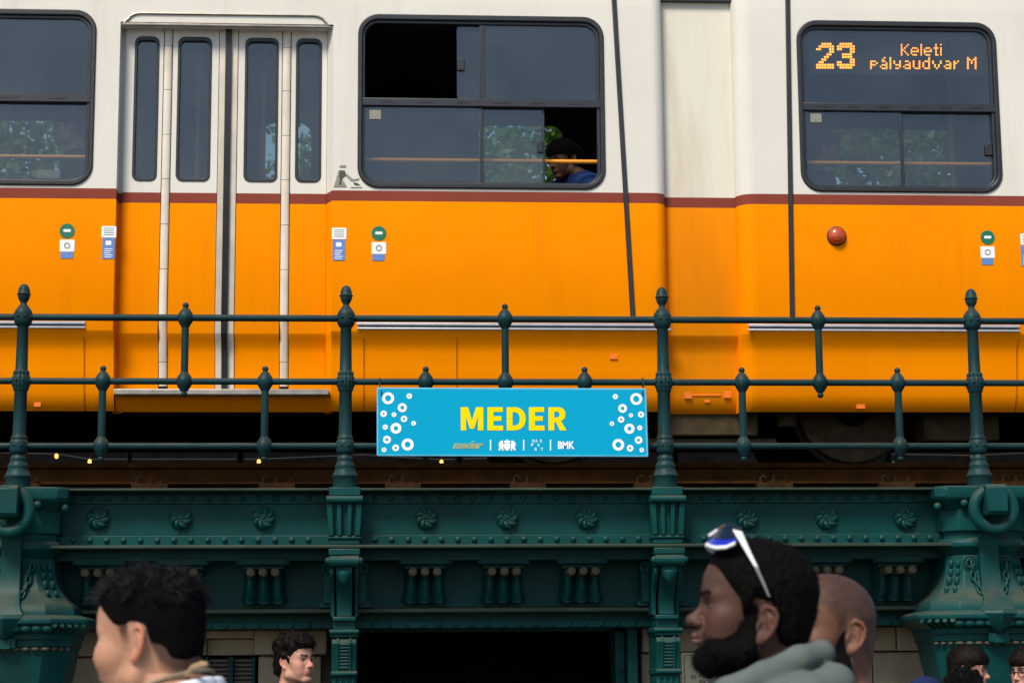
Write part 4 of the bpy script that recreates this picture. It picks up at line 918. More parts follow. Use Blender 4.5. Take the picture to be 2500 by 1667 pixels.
def tree(x, y, h, r, label, n=24000):
    root = empty('leafy_tree', (x, y, 0), label, 'tree', 'trees behind the tram')
    mb = MB(); mb.path([(x, y, 0), (x+.06, y, h*.25), (x-.05, y+.1, h*.5), (x, y, h*.85)], [.17, .14, .10, .02], 10)
    cl = []
    for k in range(9):
        a = random.uniform(0, 6.28); z0 = h*random.uniform(.3, .6); L = r*random.uniform(.55, .9); e = (x+L*math.cos(a), y+L*math.sin(a), z0+L*random.uniform(.3, .9))
        mb.path([(x, y, z0), ((x+e[0])/2, (y+e[1])/2, (z0+e[2])/2+.1), e], [.07, .045, .012], 6)
    mb.build('trunk', 'bark', root)
    g = np.random.default_rng(int(abs(x)*100)+3); nc = 70
    th = g.uniform(0, 2*np.pi, nc); ph = np.arccos(g.uniform(-.9, 1, nc)); rad = g.uniform(.45, 1, nc)**.6
    cc = np.stack([x+r*rad*np.sin(ph)*np.cos(th), y+r*rad*np.sin(ph)*np.sin(th), h*.56+h*.44*rad*np.cos(ph)], 1)
    ci = g.integers(0, nc, n); pos_ = cc[ci]+g.normal(0, .26, (n, 3)); s_ = g.uniform(.045, .09, n)
    d1 = g.normal(0, 1, (n, 3)); d1 /= np.linalg.norm(d1, axis=1)[:, None]; d2 = g.normal(0, 1, (n, 3)); d2 -= d1*(d1*d2).sum(1)[:, None]; d2 /= np.linalg.norm(d2, axis=1)[:, None]
    v = np.empty((n, 4, 3)); v[:, 0] = pos_-d1*s_[:, None]; v[:, 1] = pos_+d2*s_[:, None]*.5; v[:, 2] = pos_+d1*s_[:, None]; v[:, 3] = pos_-d2*s_[:, None]*.5
    mb = MB(); mb.v = [tuple(q) for q in v.reshape(-1, 3)]; mb.f = [(4*i, 4*i+1, 4*i+2, 4*i+3) for i in range(n)]; mb.mi = [0]*n
    o = mb.build('crown', 'leaf', root, smooth=0); o['kind'] = 'stuff'
for i, x in enumerate((-6.2, -3.7, -1.2, 1.2, 3.6, 6.0, 8.4)): tree(x, 11.5+(i % 2)*2.2, 8.8+.5*(i % 3), 2.2, 'dense green leafy tree growing behind the tram')
# ------------------------------------------------------------------ people: implicit bodies meshed with surface nets
def smin(a, b, k):
    h = np.clip(.5+.5*(b-a)/k, 0, 1); return b*(1-h)+a*h-k*h*(1-h)
def smax(a, b, k): return -smin(-a, -b, k)
def ell(p, c, r):
    q = [(p[i]-c[i]) for i in range(3)]
    k0 = np.sqrt(sum((q[i]/r[i])**2 for i in range(3))); k1 = np.sqrt(sum((q[i]/(r[i]*r[i]))**2 for i in range(3)))+1e-6
    return k0*(k0-1)/k1
def cap(p, a, b, r1, r2=None):
    r2 = r1 if r2 is None else r2
    ba = [b[i]-a[i] for i in range(3)]; bb = sum(x*x for x in ba)+1e-12
    h = np.clip(sum((p[i]-a[i])*ba[i] for i in range(3))/bb, 0, 1)
    return np.sqrt(sum((p[i]-a[i]-ba[i]*h)**2 for i in range(3)))-(r1+(r2-r1)*h)
def poly_cap(p, pts, rs, k=0):
    d = None
    for i in range(len(pts)-1):
        e = cap(p, pts[i], pts[i+1], rs[i], rs[i+1]); d = e if d is None else (smin(d, e, k) if k else np.minimum(d, e))
    return d
def surfnet(F, xs, ys, zs):
    s = F < 0
    act = np.zeros(tuple(n-1 for n in F.shape), np.int8)
    for a in (0, 1):
        for b in (0, 1):
            for c in (0, 1): act += s[a:s.shape[0]-1+a, b:s.shape[1]-1+b, c:s.shape[2]-1+c]
    I, J, K = np.nonzero((act > 0) & (act < 8)); n = len(I)
    acc = np.zeros((n, 3)); cnt = np.zeros(n)
    co = (xs, ys, zs)
    for ax in range(3):
        o1, o2 = [q for q in range(3) if q != ax]
        for a in (0, 1):
            for b in (0, 1):
                i0 = [I.copy(), J.copy(), K.copy()]; i0[o1] = i0[o1]+a; i0[o2] = i0[o2]+b
                i1 = [q.copy() for q in i0]; i1[ax] = i1[ax]+1
                f0 = F[tuple(i0)]; f1 = F[tuple(i1)]; m_ = (f0 < 0) != (f1 < 0)
                t_ = np.where(m_, f0/(f0-f1+1e-12), 0)
                pt = np.stack([co[q][i0[q]] for q in range(3)], 1).astype(float)
                pt[:, ax] += t_*(co[ax][i1[ax]]-co[ax][i0[ax]])
                acc += pt*m_[:, None]; cnt += m_
    V = acc/np.maximum(cnt, 1)[:, None]
    idx = -np.ones(act.shape, np.int64); idx[I, J, K] = np.arange(n); quads = []
    for ax in range(3):
        o1, o2 = (ax+1) % 3, (ax+2) % 3
        sl0 = [slice(None)]*3; sl1 = [slice(None)]*3; sl0[ax] = slice(0, -1); sl1[ax] = slice(1, None)
        ch = s[tuple(sl0)] != s[tuple(sl1)]; fl = s[tuple(sl0)]
        E = np.array(np.nonzero(ch)); ok = (E[o1] > 0) & (E[o1] < F.shape[o1]-1) & (E[o2] > 0) & (E[o2] < F.shape[o2]-1); E = E[:, ok]
        q = []
        for d1, d2 in ((-1, -1), (0, -1), (0, 0), (-1, 0)):
            e = E.copy(); e[o1] += d1; e[o2] += d2; q.append(idx[e[0], e[1], e[2]])
        q = np.stack(q, 1); f_ = fl[E[0], E[1], E[2]]; q[~f_] = q[~f_][:, ::-1]; quads.append(q)
    Q = np.concatenate(quads); Q = Q[(Q >= 0).all(1)]
    return V, Q
def np_mesh(name, V, Q, mat, parent, origin, smooth=True, col=None):
    me = bpy.data.meshes.new(name); nq = len(Q); k = Q.shape[1]
    me.vertices.add(len(V)); me.vertices.foreach_set('co', np.ascontiguousarray(V, np.float32).ravel())
    me.loops.add(nq*k); me.loops.foreach_set('vertex_index', Q.astype(np.int32).ravel()); me.polygons.add(nq)
    me.polygons.foreach_set('loop_start', np.arange(0, nq*k, k, dtype=np.int32))
    me.update(calc_edges=True); me.validate()
    if smooth: me.polygons.foreach_set('use_smooth', np.ones(len(me.polygons), bool))
    if col is not None:
        ca = me.color_attributes.new('Col', 'FLOAT_COLOR', 'POINT'); ca.data.foreach_set('color', np.concatenate([col, np.ones((len(col), 1))], 1).astype(np.float32).ravel())
    me.materials.append(M[mat] if isinstance(mat, str) else mat)
    o = bpy.data.objects.new(name, me); C.objects.link(o); o.parent = parent; WL[o.name] = WL[parent.name]; return o
t = NT('skin'); at = t.node('ShaderNodeAttribute'); at.attribute_name = 'Col'
pores = t.noise(260, 3, .6); t.col(t.mix(t.math('MULTIPLY', t.ramp(t.noise(160, 3), .45, .7), .12), t.mix(t.math('MULTIPLY', t.ramp(t.noise(38, 5), .35, .7), .14), at.outputs['Color'], (.22, .07, .04)), (.05, .022, .014)))
t.set(Roughness=.58, Subsurface_Weight=.12, Subsurface_Scale=.006); t.set(Specular_IOR_Level=.35); t.bump(t.math('ADD', pores, t.math('MULTIPLY', t.noise(70, 3), .8)), .4, .0015); M['skin'] = t.m
def hairmat(name, c, rough=.5, spec=.22):
    t = NT(name); t.col(t.mix(t.noise(300, 2), tuple(x*.6 for x in c), tuple(x*1.5 for x in c))); t.set(Roughness=rough); t.set(Specular_IOR_Level=spec); t.bump(t.noise(420, 3), .5, .002); M[name] = t.m
hairmat('hair_black', (.0035, .0033, .004)); hairmat('hair_brown', (.006, .004, .0032), .6, .1); hairmat('hair_coil', (.0024, .0020, .0019), .85, .08); hairmat('hair_base', (.003, .0028, .003), .95, .04)
def cloth(name, c):
    t = NT(name); t.col(t.mix(t.ramp(t.noise(9, 5), .3, .7), tuple(x*.85 for x in c), tuple(min(1, x*1.1) for x in c))); t.set(Roughness=.95); t.set(Specular_IOR_Level=.1)
    t.bump(t.math('ADD', t.noise(500, 2), t.math('MULTIPLY', t.noise(16, 4), 2)), .15, .002); M[name] = t.m
cloth('hoodie_grey', (.098, .118, .111)); cloth('tee_white', (.72, .76, .80)); cloth('cotton_navy', (.012, .022, .075)); cloth('cotton_blue', (.012, .03, .11)); cloth('cotton_black', (.012, .012, .014)); cloth('denim', (.02, .03, .06)); cloth('cotton_grey', (.10, .10, .10)); cloth('cotton_olive', (.06, .06, .035)); cloth('cord', (.20, .17, .12))
simple('eye_white', (.26, .24, .22), .35, var=.02); simple('iris_dark', (.012, .007, .004), .08, var=.1)
simple('cord_tip', (.30, .20, .10), .4)
def wob(p, f, seed, n=7):
    g = np.random.default_rng(seed); o = 0
    for _ in range(n):
        k = g.normal(0, 1, 3); k *= f*g.uniform(.6, 1.5)/np.linalg.norm(k); o = o+np.sin(p[0]*k[0]+p[1]*k[1]+p[2]*k[2]+g.uniform(0, 6.28))
    return o/n**.5
def head_core(p, h):
    """skull and face without nose, lips, ears"""
    W = h.get('w', 1.0); x, y, z = p; ya = np.abs(y); q = (x, ya, z)
    d = ell(p, (-.012, 0, .042), (.099, .0765*W, .086))
    d = smin(d, ell(p, (.030, 0, .052), (.063, .063*W, .062)), .03)
    d = smin(d, ell(p, (.036, 0, -.018), (.053, .058*W, .075)), .03)
    d = smin(d, cap(q, (-.008, .054*W, -.035), (.004, .056*W, -.064), .017, .016), .025)
    d = smin(d, cap(q, (.004, .056*W, -.064), (.073, .018, -.092), .0165, .0135), .026)
    d = smin(d, ell(p, (.078, 0, -.090), (.018, .022, .015)), .018)
    d = smin(d, ell(q, (.056, .043*W, -.016), (.028, .021, .024+.006*h.get('cheek', 0))), .022)
    d = smin(d, ell(q, (.055, .033*W, -.048), (.028, .024, .030)), .022)
    if h.get('cheek', 0): d = smin(d, ell(q, (.058, .046*W, -.022), (.026, .023, .024)), .018)
    d = smin(d, ell(p, (-.055, 0, -.02), (.045, .055, .06)), .03)
    return d
def head_sdf(p, h):
    x, y, z = p; ya = np.abs(y); q = (x, ya, z); W = h.get('w', 1.0)
    d = head_core(p, h)
    br = h.get('brow', 1.0)
    d = smin(d, cap(q, (.082, .008, .026), (.070, .044*W, .029), .0105*br, .009*br), .014)
    d = smax(d, -ell(q, (.094, .031, .008), (.016, .017, .0125)), .012)
    d = smin(d, np.sqrt((x-.0705)**2+(ya-.031)**2+(z-.010)**2)-.0148, .004)
    op = h.get('eye', .0032)
    d = smax(d, -ell(q, (.086, .0315, .0085), (.012, .0128, op)), .0012)
    # nose
    nl, nw = h.get('nose', 1.0), h.get('nosew', 1.0)
    tip = .088+.022*nl
    d = smin(d, cap(p, (.083, 0, .018), (tip-.004, 0, -.018), .0070, .0095*nw), .010)
    d = smin(d, np.sqrt((x-tip)**2+y**2+(z+.022)**2)-.0105*nw, .008)
    d = smin(d, ell(q, (tip-.0135, .0125*nw, -.026), (.0105, .0078*nw, .0078)), .006)
    d = smin(d, ell(p, (tip-.019, 0, -.023), (.017, .013*nw, .0105)), .006)
    d = smax(d, -ell(q, (tip-.010, .0066*nw, -.0365), (.0045, .0030*nw, .0050)), .003)
    # mouth
    d = smin(d, ell(p, (.075, 0, -.052), (.024, .029, .022)), .014)
    lp = h.get('lips', 1.0); sm = h.get('smile', 0)
    zz_ = z-ya*ya*sm*6
    lx = .007*(lp-1); ql = (x+ya*ya*9-lx, y, zz_)
    d = smin(d, ell(p, (.075+lx, 0, -.054), (.022, .026, .019)), .012)
    d = smin(d, ell(ql, (.0915, 0, -.0490), (.0085*lp, .024, .0050*lp)), .005)
    d = smin(d, ell(ql, (.0900, 0, -.0600), (.0085*lp, .021, .0060*lp)), .005)
    d = smax(d, -ell(ql, (.1000, 0, -.0542), (.0115, .025, .0010)), .0025)
    d = smax(d, -ell(p, (.102, 0, -.0730), (.010, .018, .0060)), .010)
    # neck
    nr = h.get('neck', .056)
    d = smin(d, cap(p, (-.032, 0, -.03), (-.055, 0, -.20), nr*.97, nr*1.06), .028)
    d = smin(d, cap(q, (-.018, .045, -.065), (-.006, .012, -.195), .012, .011), .015)
    return d
def ear_sdf(p, h):
    W = h.get('w', 1.0); x, y, z = p; ya = np.abs(y)
    es = h.get('ear', 1.0); c0 = (-.013+h.get('earx', 0), .0735*W, -.004+h.get('earz', 0))
    a_ = (x-c0[0])/es; b_ = (ya-c0[1])/es; c_ = (z-c0[2])/es
    th = R(14); a1 = a_*math.cos(th)+c_*math.sin(th); c1 = -a_*math.sin(th)+c_*math.cos(th)      # top leans back
    fl = R(24); a2 = a1*math.cos(fl)+b_*math.sin(fl); b2 = -a1*math.sin(fl)+b_*math.cos(fl); b2 = -(-b2); 
    b2 = b_*math.cos(fl)+a1*math.sin(fl); a2 = a1*math.cos(fl)-b_*math.sin(fl)
    q = (a2, b2, c1)
    d = ell(q, (-.001, .000, .002), (.0165, .0045, .0275))
    rim = [(.009, .002, .000), (.0125, .003, .012), (.012, .004, .022), (.004, .006, .0305), (-.008, .007, .0295), (-.0165, .007, .019), (-.0180, .006, .004), (-.0145, .005, -.010), (-.008, .004, -.021)]
    d = smin(d, poly_cap(q, rim, [.0035, .0038, .0040, .0042, .0042, .0040, .0037, .0036, .0040]), .004)
    d = smin(d, poly_cap(q, [(.004, .003, .021), (-.006, .0045, .012), (-.0085, .005, .000), (-.004, .0045, -.013)], [.003, .0032, .0033, .0033]), .003)
    d = smin(d, ell(q, (.0105, .003, -.004), (.0042, .0045, .0068)), .004)
    d = smin(d, ell(q, (-.001, .002, -.0245), (.0085, .0048, .0085)), .006)
    d = smax(d, -ell(q, (.002, .0075, -.004), (.0080, .0085, .0105)), .003)
    d = smax(d, -ell(q, (-.0125, .010, .010), (.0022, .006, .013)), .002)
    d = smin(d, ell(q, (.003, -.008, .000), (.010, .010, .018)), .005)
    return d*es
def rotm(yaw, pitch, roll=0):   # head frame -> body frame
    return np.array(Matrix.Rotation(yaw, 3, 'Z') @ Matrix.Rotation(-pitch, 3, 'Y') @ Matrix.Rotation(roll, 3, 'X'))
TSH = [0.0, .02]      # shift of the torso against the head (forward, up)
PIV = np.array([-.045, 0, -.13])
def to_head(p, Rm, s):
    d = [p[i]-PIV[i] for i in range(3)]
    return tuple((sum(Rm[j, i]*d[j] for j in range(3))+PIV[i])/s for i in range(3))
def body_sdf(p, hz, seated=False):
    p = (p[0]-TSH[0], p[1], p[2]-TSH[1]); x, y, z = p; ya = np.abs(y); q = (x, ya, z)
    d = ell(p, (-.045, 0, -.40), (.105, .155, .17)); d = smin(d, ell(p, (-.04, 0, -.60), (.098, .142, .16)), .06)
    d = smin(d, cap(q, (-.055, .02, -.165), (-.045, .155, -.255), .045, .052), .05)
    d = smin(d, ell(q, (-.045, .165, -.285), (.058, .055, .06)), .04)
    return d
def limbs_sdf(p, hz, seated=False):
    x, y, z = p; ya = np.abs(y); q = (x-TSH[0], ya, z-TSH[1])
    arm = smin(cap(q, (-.05, .185, -.28), (-.085, .225, -.55), .050, .042), cap(q, (-.085, .225, -.55), (.03, .165, -.78), .040, .030), .02)
    q = (x, ya, z)
    if seated:
        leg = smin(cap(q, (-.03, .09, -.76), (.38, .10, -.74), .085, .06), cap(q, (.38, .10, -.74), (.36, .10, -1.14), .055, .042), .03)
        pel = ell(p, (-.03, 0, -.72), (.12, .165, .11))
    else:
        k = -hz; hip = -.80*k/1.6
        leg = smin(cap(q, (-.035, .088, hip), (-.01, .095, (hip+hz)*.5+.02), .083, .058), cap(q, (-.01, .095, (hip+hz)*.5+.02), (-.04, .10, hz+.09), .055, .042), .03)
        leg = smin(leg, cap(q, (-.04, .10, hz+.055), (.13, .115, hz+.035), .045, .034), .02)
        pel = ell(p, (-.04, 0, hip+.03), (.108, .158, .12))
    return arm, smin(leg, pel, .05)
def grid(lo, hi, f0, f1, fine, coarse):
    a = np.arange(lo, f0, coarse); b = np.arange(f0, f1, fine); c = np.arange(f1, hi+coarse, coarse); return np.unique(np.round(np.concatenate([a, b, c]), 5)).astype(np.float32)
def strands(name, roots, dirs, length, width, mat, parent, frame, seed, bend=.3, seg=3, grav=(0, 0, 0), curl=0):
    g = np.random.default_rng(seed); n = len(roots); L = length if hasattr(length, '__len__') else np.full(n, length); L = L*g.uniform(.6, 1.3, n)
    d = dirs/np.linalg.norm(dirs, axis=1)[:, None]; side = np.cross(d, g.normal(0, 1, (n, 3))); side /= np.linalg.norm(side, axis=1)[:, None]
    bv = g.normal(0, bend, (n, 3))+np.array(grav); V = np.zeros((n, (seg+1)*2, 3)); c = roots.copy()
    for k in range(seg+1):
        t_ = k/seg; w = width*(1-.75*t_)
        cc = roots+d*(L*t_)[:, None]+bv*(L*t_*t_)[:, None]
        if curl: cc = cc+side*(curl*np.sin(t_*5+g.uniform(0, 6))*1.0)
        V[:, 2*k] = cc-side*w; V[:, 2*k+1] = cc+side*w
    Q = []; base = (np.arange(n)*(seg+1)*2)[:, None]
    for k in range(seg): Q.append(base+np.array([2*k, 2*k+1, 2*k+3, 2*k+2]))
    V = V.reshape(-1, 3); o = np_mesh(name, frame(V), np.concatenate(Q), mat, parent, None); o['kind'] = 'stuff'; return o
def person(name_label, group, px, py, Y, face_deg, h, skin, shirt, trousers, res=.0028, pitch=0, turn=0, seated=False, shirt_cut=-.165, roll=0, feet=0.0, hands=True, lift=(0, .02)):
    """px,py: pixel of the point between the ears; Y: depth; face_deg: heading of the body, 180 = towards -X; turn: head yaw on the neck"""
    TSH[0], TSH[1] = lift
    c = P(px, py, Y); s = h.get('s', 1.0); hz = -(c.z-feet)
    root = empty('person', (c.x, c.y, feet), name_label, 'person', group)
    B = np.array(Matrix.Rotation(R(face_deg), 3, 'Z')); off = np.array([0, 0, -hz])
    # put the head's centre (not the neck pivot) on the wanted point
    Rm = rotm(R(turn), R(pitch), R(roll)); hc = Rm @ (-PIV*1.0)+PIV
    def frame(V): return (V-hc) @ B.T+off
    def head_frame(V): return frame((V*s-PIV) @ Rm.T+PIV)
    lo = hz if not seated else -1.2
    ext = .17*s; fz = res
    zs = grid(lo-.03, .19*s, -.235 if not seated else -.2, .19*s, fz, .022); xs = grid(-.26, .30 if not seated else .5, -.15, .145*s, fz, .02); ys = grid(-.34, .34, -.105*s, .105*s, fz, .02)
    Xg = xs[:, None, None]; Yg = ys[None, :, None]
    Fb = np.full((len(xs), len(ys), len(zs)), 9., np.float32)
    kb = zs < -.06; pz = (Xg, Yg, zs[kb][None, None, :]); arm, leg = limbs_sdf(pz, hz, seated); tor = body_sdf(pz, hz)
    Fb[:, :, kb] = smin(smin(tor, arm, .03), leg, .05)
    kh = zs > -.26; ph = to_head((Xg, Yg, zs[kh][None, None, :]), Rm, s)
    Fh = smin(head_sdf(ph, h), ear_sdf(ph, h), .0035)*s
    F = Fb.copy(); F[:, :, kh] = smin(F[:, :, kh], Fh, .03)
    V, Q = surfnet(F, xs, ys, zs)
    # colours
    hv = to_head((V[:, 0], V[:, 1], V[:, 2]), Rm, s); x, y, z = hv; ya = np.abs(y)
    col = np.tile(np.array(skin), (len(V), 1)); red = np.array(h.get('red', (1.15, .62, .55)))
    def tint(m_, c_): 
        m_ = np.clip(m_, 0, 1)[:, None]; return col*(1-m_)+c_*m_
    g_ = lambda d, w: np.exp(-(d/w)**2)
    dist = lambda a: np.sqrt((x-a[0])**2+(ya-a[1])**2+(z-a[2])**2)
    col = tint(.55*g_(dist((.112, 0, -.022)), .016)+.45*g_(dist((.066, .045, -.018)), .024)+.55*(np.clip((ya-.076*h.get('w', 1))/.008, 0, 1)*(np.abs(z) < .05)), col*red)
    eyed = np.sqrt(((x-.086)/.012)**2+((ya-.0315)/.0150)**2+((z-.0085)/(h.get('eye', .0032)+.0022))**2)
    col = tint(((eyed < 1.0) & (z > .0075)).astype(float)*.8+.25*g_(dist((.082, .031, .008)), .017), np.array(skin)*.18)  # dark lash line, plus eye-socket shade painted into the skin colour
    zb_ = .0275+.0065*np.sin(np.clip((ya-.012)/.034, 0, 1.1)*2.2); bmask = (np.abs(z-zb_) < .0036*(1.15-.5*np.clip((ya-.012)/.034, 0, 1))*h.get('browt', 1)) & (ya > .009) & (ya < .047) & (x > .05)
    if h.get('brows', True): col = tint(bmask*.72, np.array((.02, .014, .011)))
    lipm = ((z < -.0445) & (z > -.0655) & (x > .082) & (ya < .026*(1-np.abs(z+.0545)/.02))).astype(float)
    col = tint(lipm*.8, np.array(h.get('lipc', (.34, .11, .085))))
    st = h.get('stubble', 0)
    if st:
        zl = np.interp(x, [-.03, .0, .02, .05, .08, .12], [-.02, .02, .0, -.040, -.042, -.038]); bm_ = np.clip((zl+.006-z)/.026, 0, 1)*(z > -.135)*(x > -.02)*(1-lipm)*(ya < .074)
        col = tint(bm_*st, np.array((.014, .011, .010)))
    if 'scalp' in h:
        a_, zf = h['scalp'], h['scalp_line']; zl = np.interp(x, zf[0], zf[1]); col = tint(np.clip((z-zl)/.024, 0, 1)*a_*(1-np.clip((ya-.0765*h.get('w', 1)-.004)/.003, 0, 1)*(z < .04)), np.array((.020, .014, .012)))
    np_mesh('body', frame(V), Q, 'skin', root, None, col=col)
    # eyes
    for s_ in (-1, 1):
        mb = MB(); mb.sphere((0, 0, 0), .0128, 14, 10); e = np.array(mb.v)+np.array((.0705, s_*.031, .010)); np_mesh('eye', head_frame(e), np.array([f for f in mb.f if len(f) == 4]), 'eye_white', root, None)
        n_ = 14; iv = [(.0705+.0131, s_*.031, .010)]+[(.0705+.0122, s_*.031+.0062*math.cos(2*math.pi*j/n_), .010+.0062*math.sin(2*math.pi*j/n_)) for j in range(n_)]
        np_mesh('iris', head_frame(np.array(iv)), np.array([(0, 1+j, 1+(j+1) % n_) for j in range(n_)]), 'iris_dark', root, None)
    g = np.random.default_rng(hash(name_label) % 1000 if False else len(name_label)*7+3)
    # brows
    if h.get('brows', True) and bmask.sum() > 20:
        HV = np.stack(hv, 1)
        for s_ in (-1, 1):
            bi = np.nonzero(bmask & (np.sign(y) == s_))[0]; bi = g.choice(bi, 130); t_ = (ya[bi]-.012)/.034
            rr_ = HV[bi]+g.normal(0, .0008, (130, 3))+np.array((-.0004, 0, 0)); dd = np.stack([.25-.3*t_, s_*(.8+0*t_), .35-.7*t_], 1)+g.normal(0, .15, (130, 3))
            strands('eyebrow', rr_, dd, .0075, .0006, h.get('hairmat', 'hair_black'), root, head_frame, 5, .1, 2)
    # clothing
    if shirt:
        kz = (zs < -.02) & (zs > (-.82 if not seated else -.75)); pz = (Xg, Yg, zs[kz][None, None, :])
        arm, leg = limbs_sdf(pz, hz, seated); tor = body_sdf(pz, hz); tr = smin(tor, cap(pz, (-.04, 0, -.55), (-.04, 0, -.80), .13, .14), .05)
        fs = smin(tr, arm-.004, .03)-.016+.004*wob(pz, 28, 3)
        x_ = pz[0]; cut = pz[2]-(shirt_cut+lift[1]-.38*(x_+.05)); fs = smax(fs, cut*.9, .008)
        fs = smax(fs, -(pz[2]+.70), .01)
        hole = cap(pz, (-.035, 0, -.03), (-.05, 0, -.155+lift[1]), h.get('collar', .058)); fs = smax(fs, -hole, .006)
        V, Q = surfnet(fs.astype(np.float32), xs, ys, zs[kz]); np_mesh('shirt', frame(V), Q, shirt, root, None)
    if trousers:
        kz = zs < -.55; pz = (Xg, Yg, zs[kz][None, None, :]); arm, leg = limbs_sdf(pz, hz, seated); fs = leg-.012
        hip = (-.80*(-hz)/1.6) if not seated else -.76
        if seated: fs = smax(fs, -(pz[2]+1.08), .01)
        else: fs = smax(fs, -(pz[2]-hz-.07), .01)
        fs = smax(fs, pz[2]-(hip+.10), .01)
        V, Q = surfnet(fs.astype(np.float32), xs, ys, zs[kz]); np_mesh('trousers', frame(V), Q, trousers, root, None)
    return root, head_frame, frame, s
def hair_shell(name, root, head_frame, h, thick, line, mat, res=.003, seed=1, noise=(.003, 120), extra=None, core=None, box=(-.17, .16, -.125, .125, -.14, .22), cutlow=None, fade=True):
    xs = np.arange(box[0], box[1], res, dtype=np.float32); ys = np.arange(box[2], box[3], res, dtype=np.float32); zs = np.arange(box[4], box[5], res, dtype=np.float32)
    p = (xs[:, None, None], ys[None, :, None], zs[None, None, :]); d0 = (core or head_core)(p, h); th = thick(*p); L_ = line(*p)
    th = np.where(th > 0, th*np.clip(-L_/.022+.12, .12, 1), th) if fade else th
    F = d0-th
    if noise: F = F-noise[0]*wob(p, noise[1], seed, 12)*np.clip(th/.012, .15, 1)
    if extra is not None: F = smin(F, extra(p), .012)
    F = smax(F, L_, .006); F = smax(F, -(d0+.006), .002)
    V, Q = surfnet((F+0*p[0]*p[1]*p[2]).astype(np.float32), xs, ys, zs); o = np_mesh(name, head_frame(V), Q, 'hair_base' if mat == 'hair_black' else mat, root, None)
    # vertex normals in head space
    a, b, c = V[Q[:, 0]], V[Q[:, 1]], V[Q[:, 2]]; fn = np.cross(b-a, c-a); N = np.zeros_like(V)
    for k in range(4): np.add.at(N, Q[:, k], fn)
    N /= np.linalg.norm(N, axis=1)[:, None]+1e-9
    return V, N
def hairline(tab):
    xa, za = tab
    return lambda x, y, z: (np.interp(x, xa, za)-z)*.8
STD = ([-.13, -.075, -.05, -.036, -.028, .004, .008, .020, .027, .05, .072, .088, .12], [-.075, -.075, -.055, -.02, .026, .030, .0, -.002, .022, .046, .070, .080, .085])

def clump_field(v, f, seed):
    p = (v[:, 0], v[:, 1], v[:, 2]); return np.stack([wob(p, f, seed+i, 5) for i in range(3)], 1)
def groom(name, V, N, n, flow, out, length, width, mat, root, hf, seed, clump=.5, f=140, jit=.12, bend=.2, seg=4, sink=.002):
    g = np.random.default_rng(seed); sel = g.integers(0, len(V), n); v, nn = V[sel]+g.normal(0, .0012, (n, 3)), N[sel]
    fl = flow(v); fl = fl+clump*clump_field(v, f, seed); fl = fl-nn*(fl*nn).sum(1)[:, None]; fl /= np.linalg.norm(fl, axis=1)[:, None]+1e-6
    o_ = out(v) if callable(out) else out; L = length(v) if callable(length) else length
    o_ = np.asarray(o_); o_ = o_[:, None] if o_.ndim else o_
    return strands(name, v-nn*sink, fl+nn*o_+g.normal(0, jit, v.shape), L, width, mat, root, hf, seed, bend, seg)
def heading(px, deg_away):      # body facing image-left, turned away from the camera by deg_away (negative: towards it)
    th = YAW+math.atan((px-1250)/F_PX); return 180-math.degrees(th)-deg_away
SK_TAN = (.42, .225, .14); SK_DARK = (.054, .0245, .015); SK_MID = (.135, .064, .036); SK_PALE = (.50, .27, .195)
# --- man with textured black hair, turned away
h = dict(s=.98, w=1.06, stubble=.10, cheek=1, smile=1, ear=1.06, nose=.8, nosew=.95, scalp=.9, scalp_line=STD, red=(1.12, .55, .45), collar=.060)
YL = -10+F_PX/1290.
root, hf, fr, s = person('man with tousled black hair and undercut in white tee turning away', None, 364, 1571, YL, heading(364, 25), h, SK_TAN, 'tee_white', 'denim', pitch=-3, lift=(-.012, .075))
def th_top(x, y, z):
    w = np.clip((z-.055)/.045, 0, 1); w = w*w*(3-2*w); back = np.clip((-.01-x)/.06, 0, 1)
    side = np.clip((x+.035)/.02, 0, 1)*np.clip((.040-z)/.012, 0, 1)
    return .0010+.012*w+.001*back-.0018*side
V, N = hair_shell('hair', root, hf, h, th_top, hairline(STD), 'hair_black', .0034, 2, (.0040, 95))
g = np.random.default_rng(4)
tw = lambda v: np.clip((v[:, 2]-.055)/.05, 0, 1)
def fl_(v):
    t_ = tw(v); return np.stack([-.6+1.5*t_*(v[:, 0] > -.05), .15*t_*np.sign(v[:, 1]), -.75+.8*t_], 1)
groom('hair_strands', V, N, 21000, fl_, lambda v: .07+.20*tw(v), lambda v: .0045+.0225*tw(v), .00055, 'hair_black', root, hf, 6, .75, 110, .10, .22, 4)
base = WL[root.name]
ncur = [(.052, .062, -.125), (.02, .083, -.105), (-.03, .090, -.080), (-.075, .080, -.066), (-.108, .052, -.058), (-.120, .0, -.056), (-.108, -.052, -.058), (-.075, -.080, -.066), (-.03, -.090, -.080), (.02, -.083, -.105), (.052, -.062, -.125), (.075, -.02, -.15), (.075, .02, -.15), (.052, .062, -.125)]
mb = MB(); mb.path([base+Vector(hf(np.array([q]))[0]) for q in ncur], .0036, 8); mb.build('neck_cord', 'cord', root)
mb = MB(); mb.path([base+Vector(hf(np.array([q]))[0]) for q in ((-.100, .063, -.064), (-.118, .068, -.052), (-.138, .072, -.048), (-.150, .074, -.047))], [.003, .0065, .007, .004], 8); mb.build('cord_tip', 'cord_tip', root)
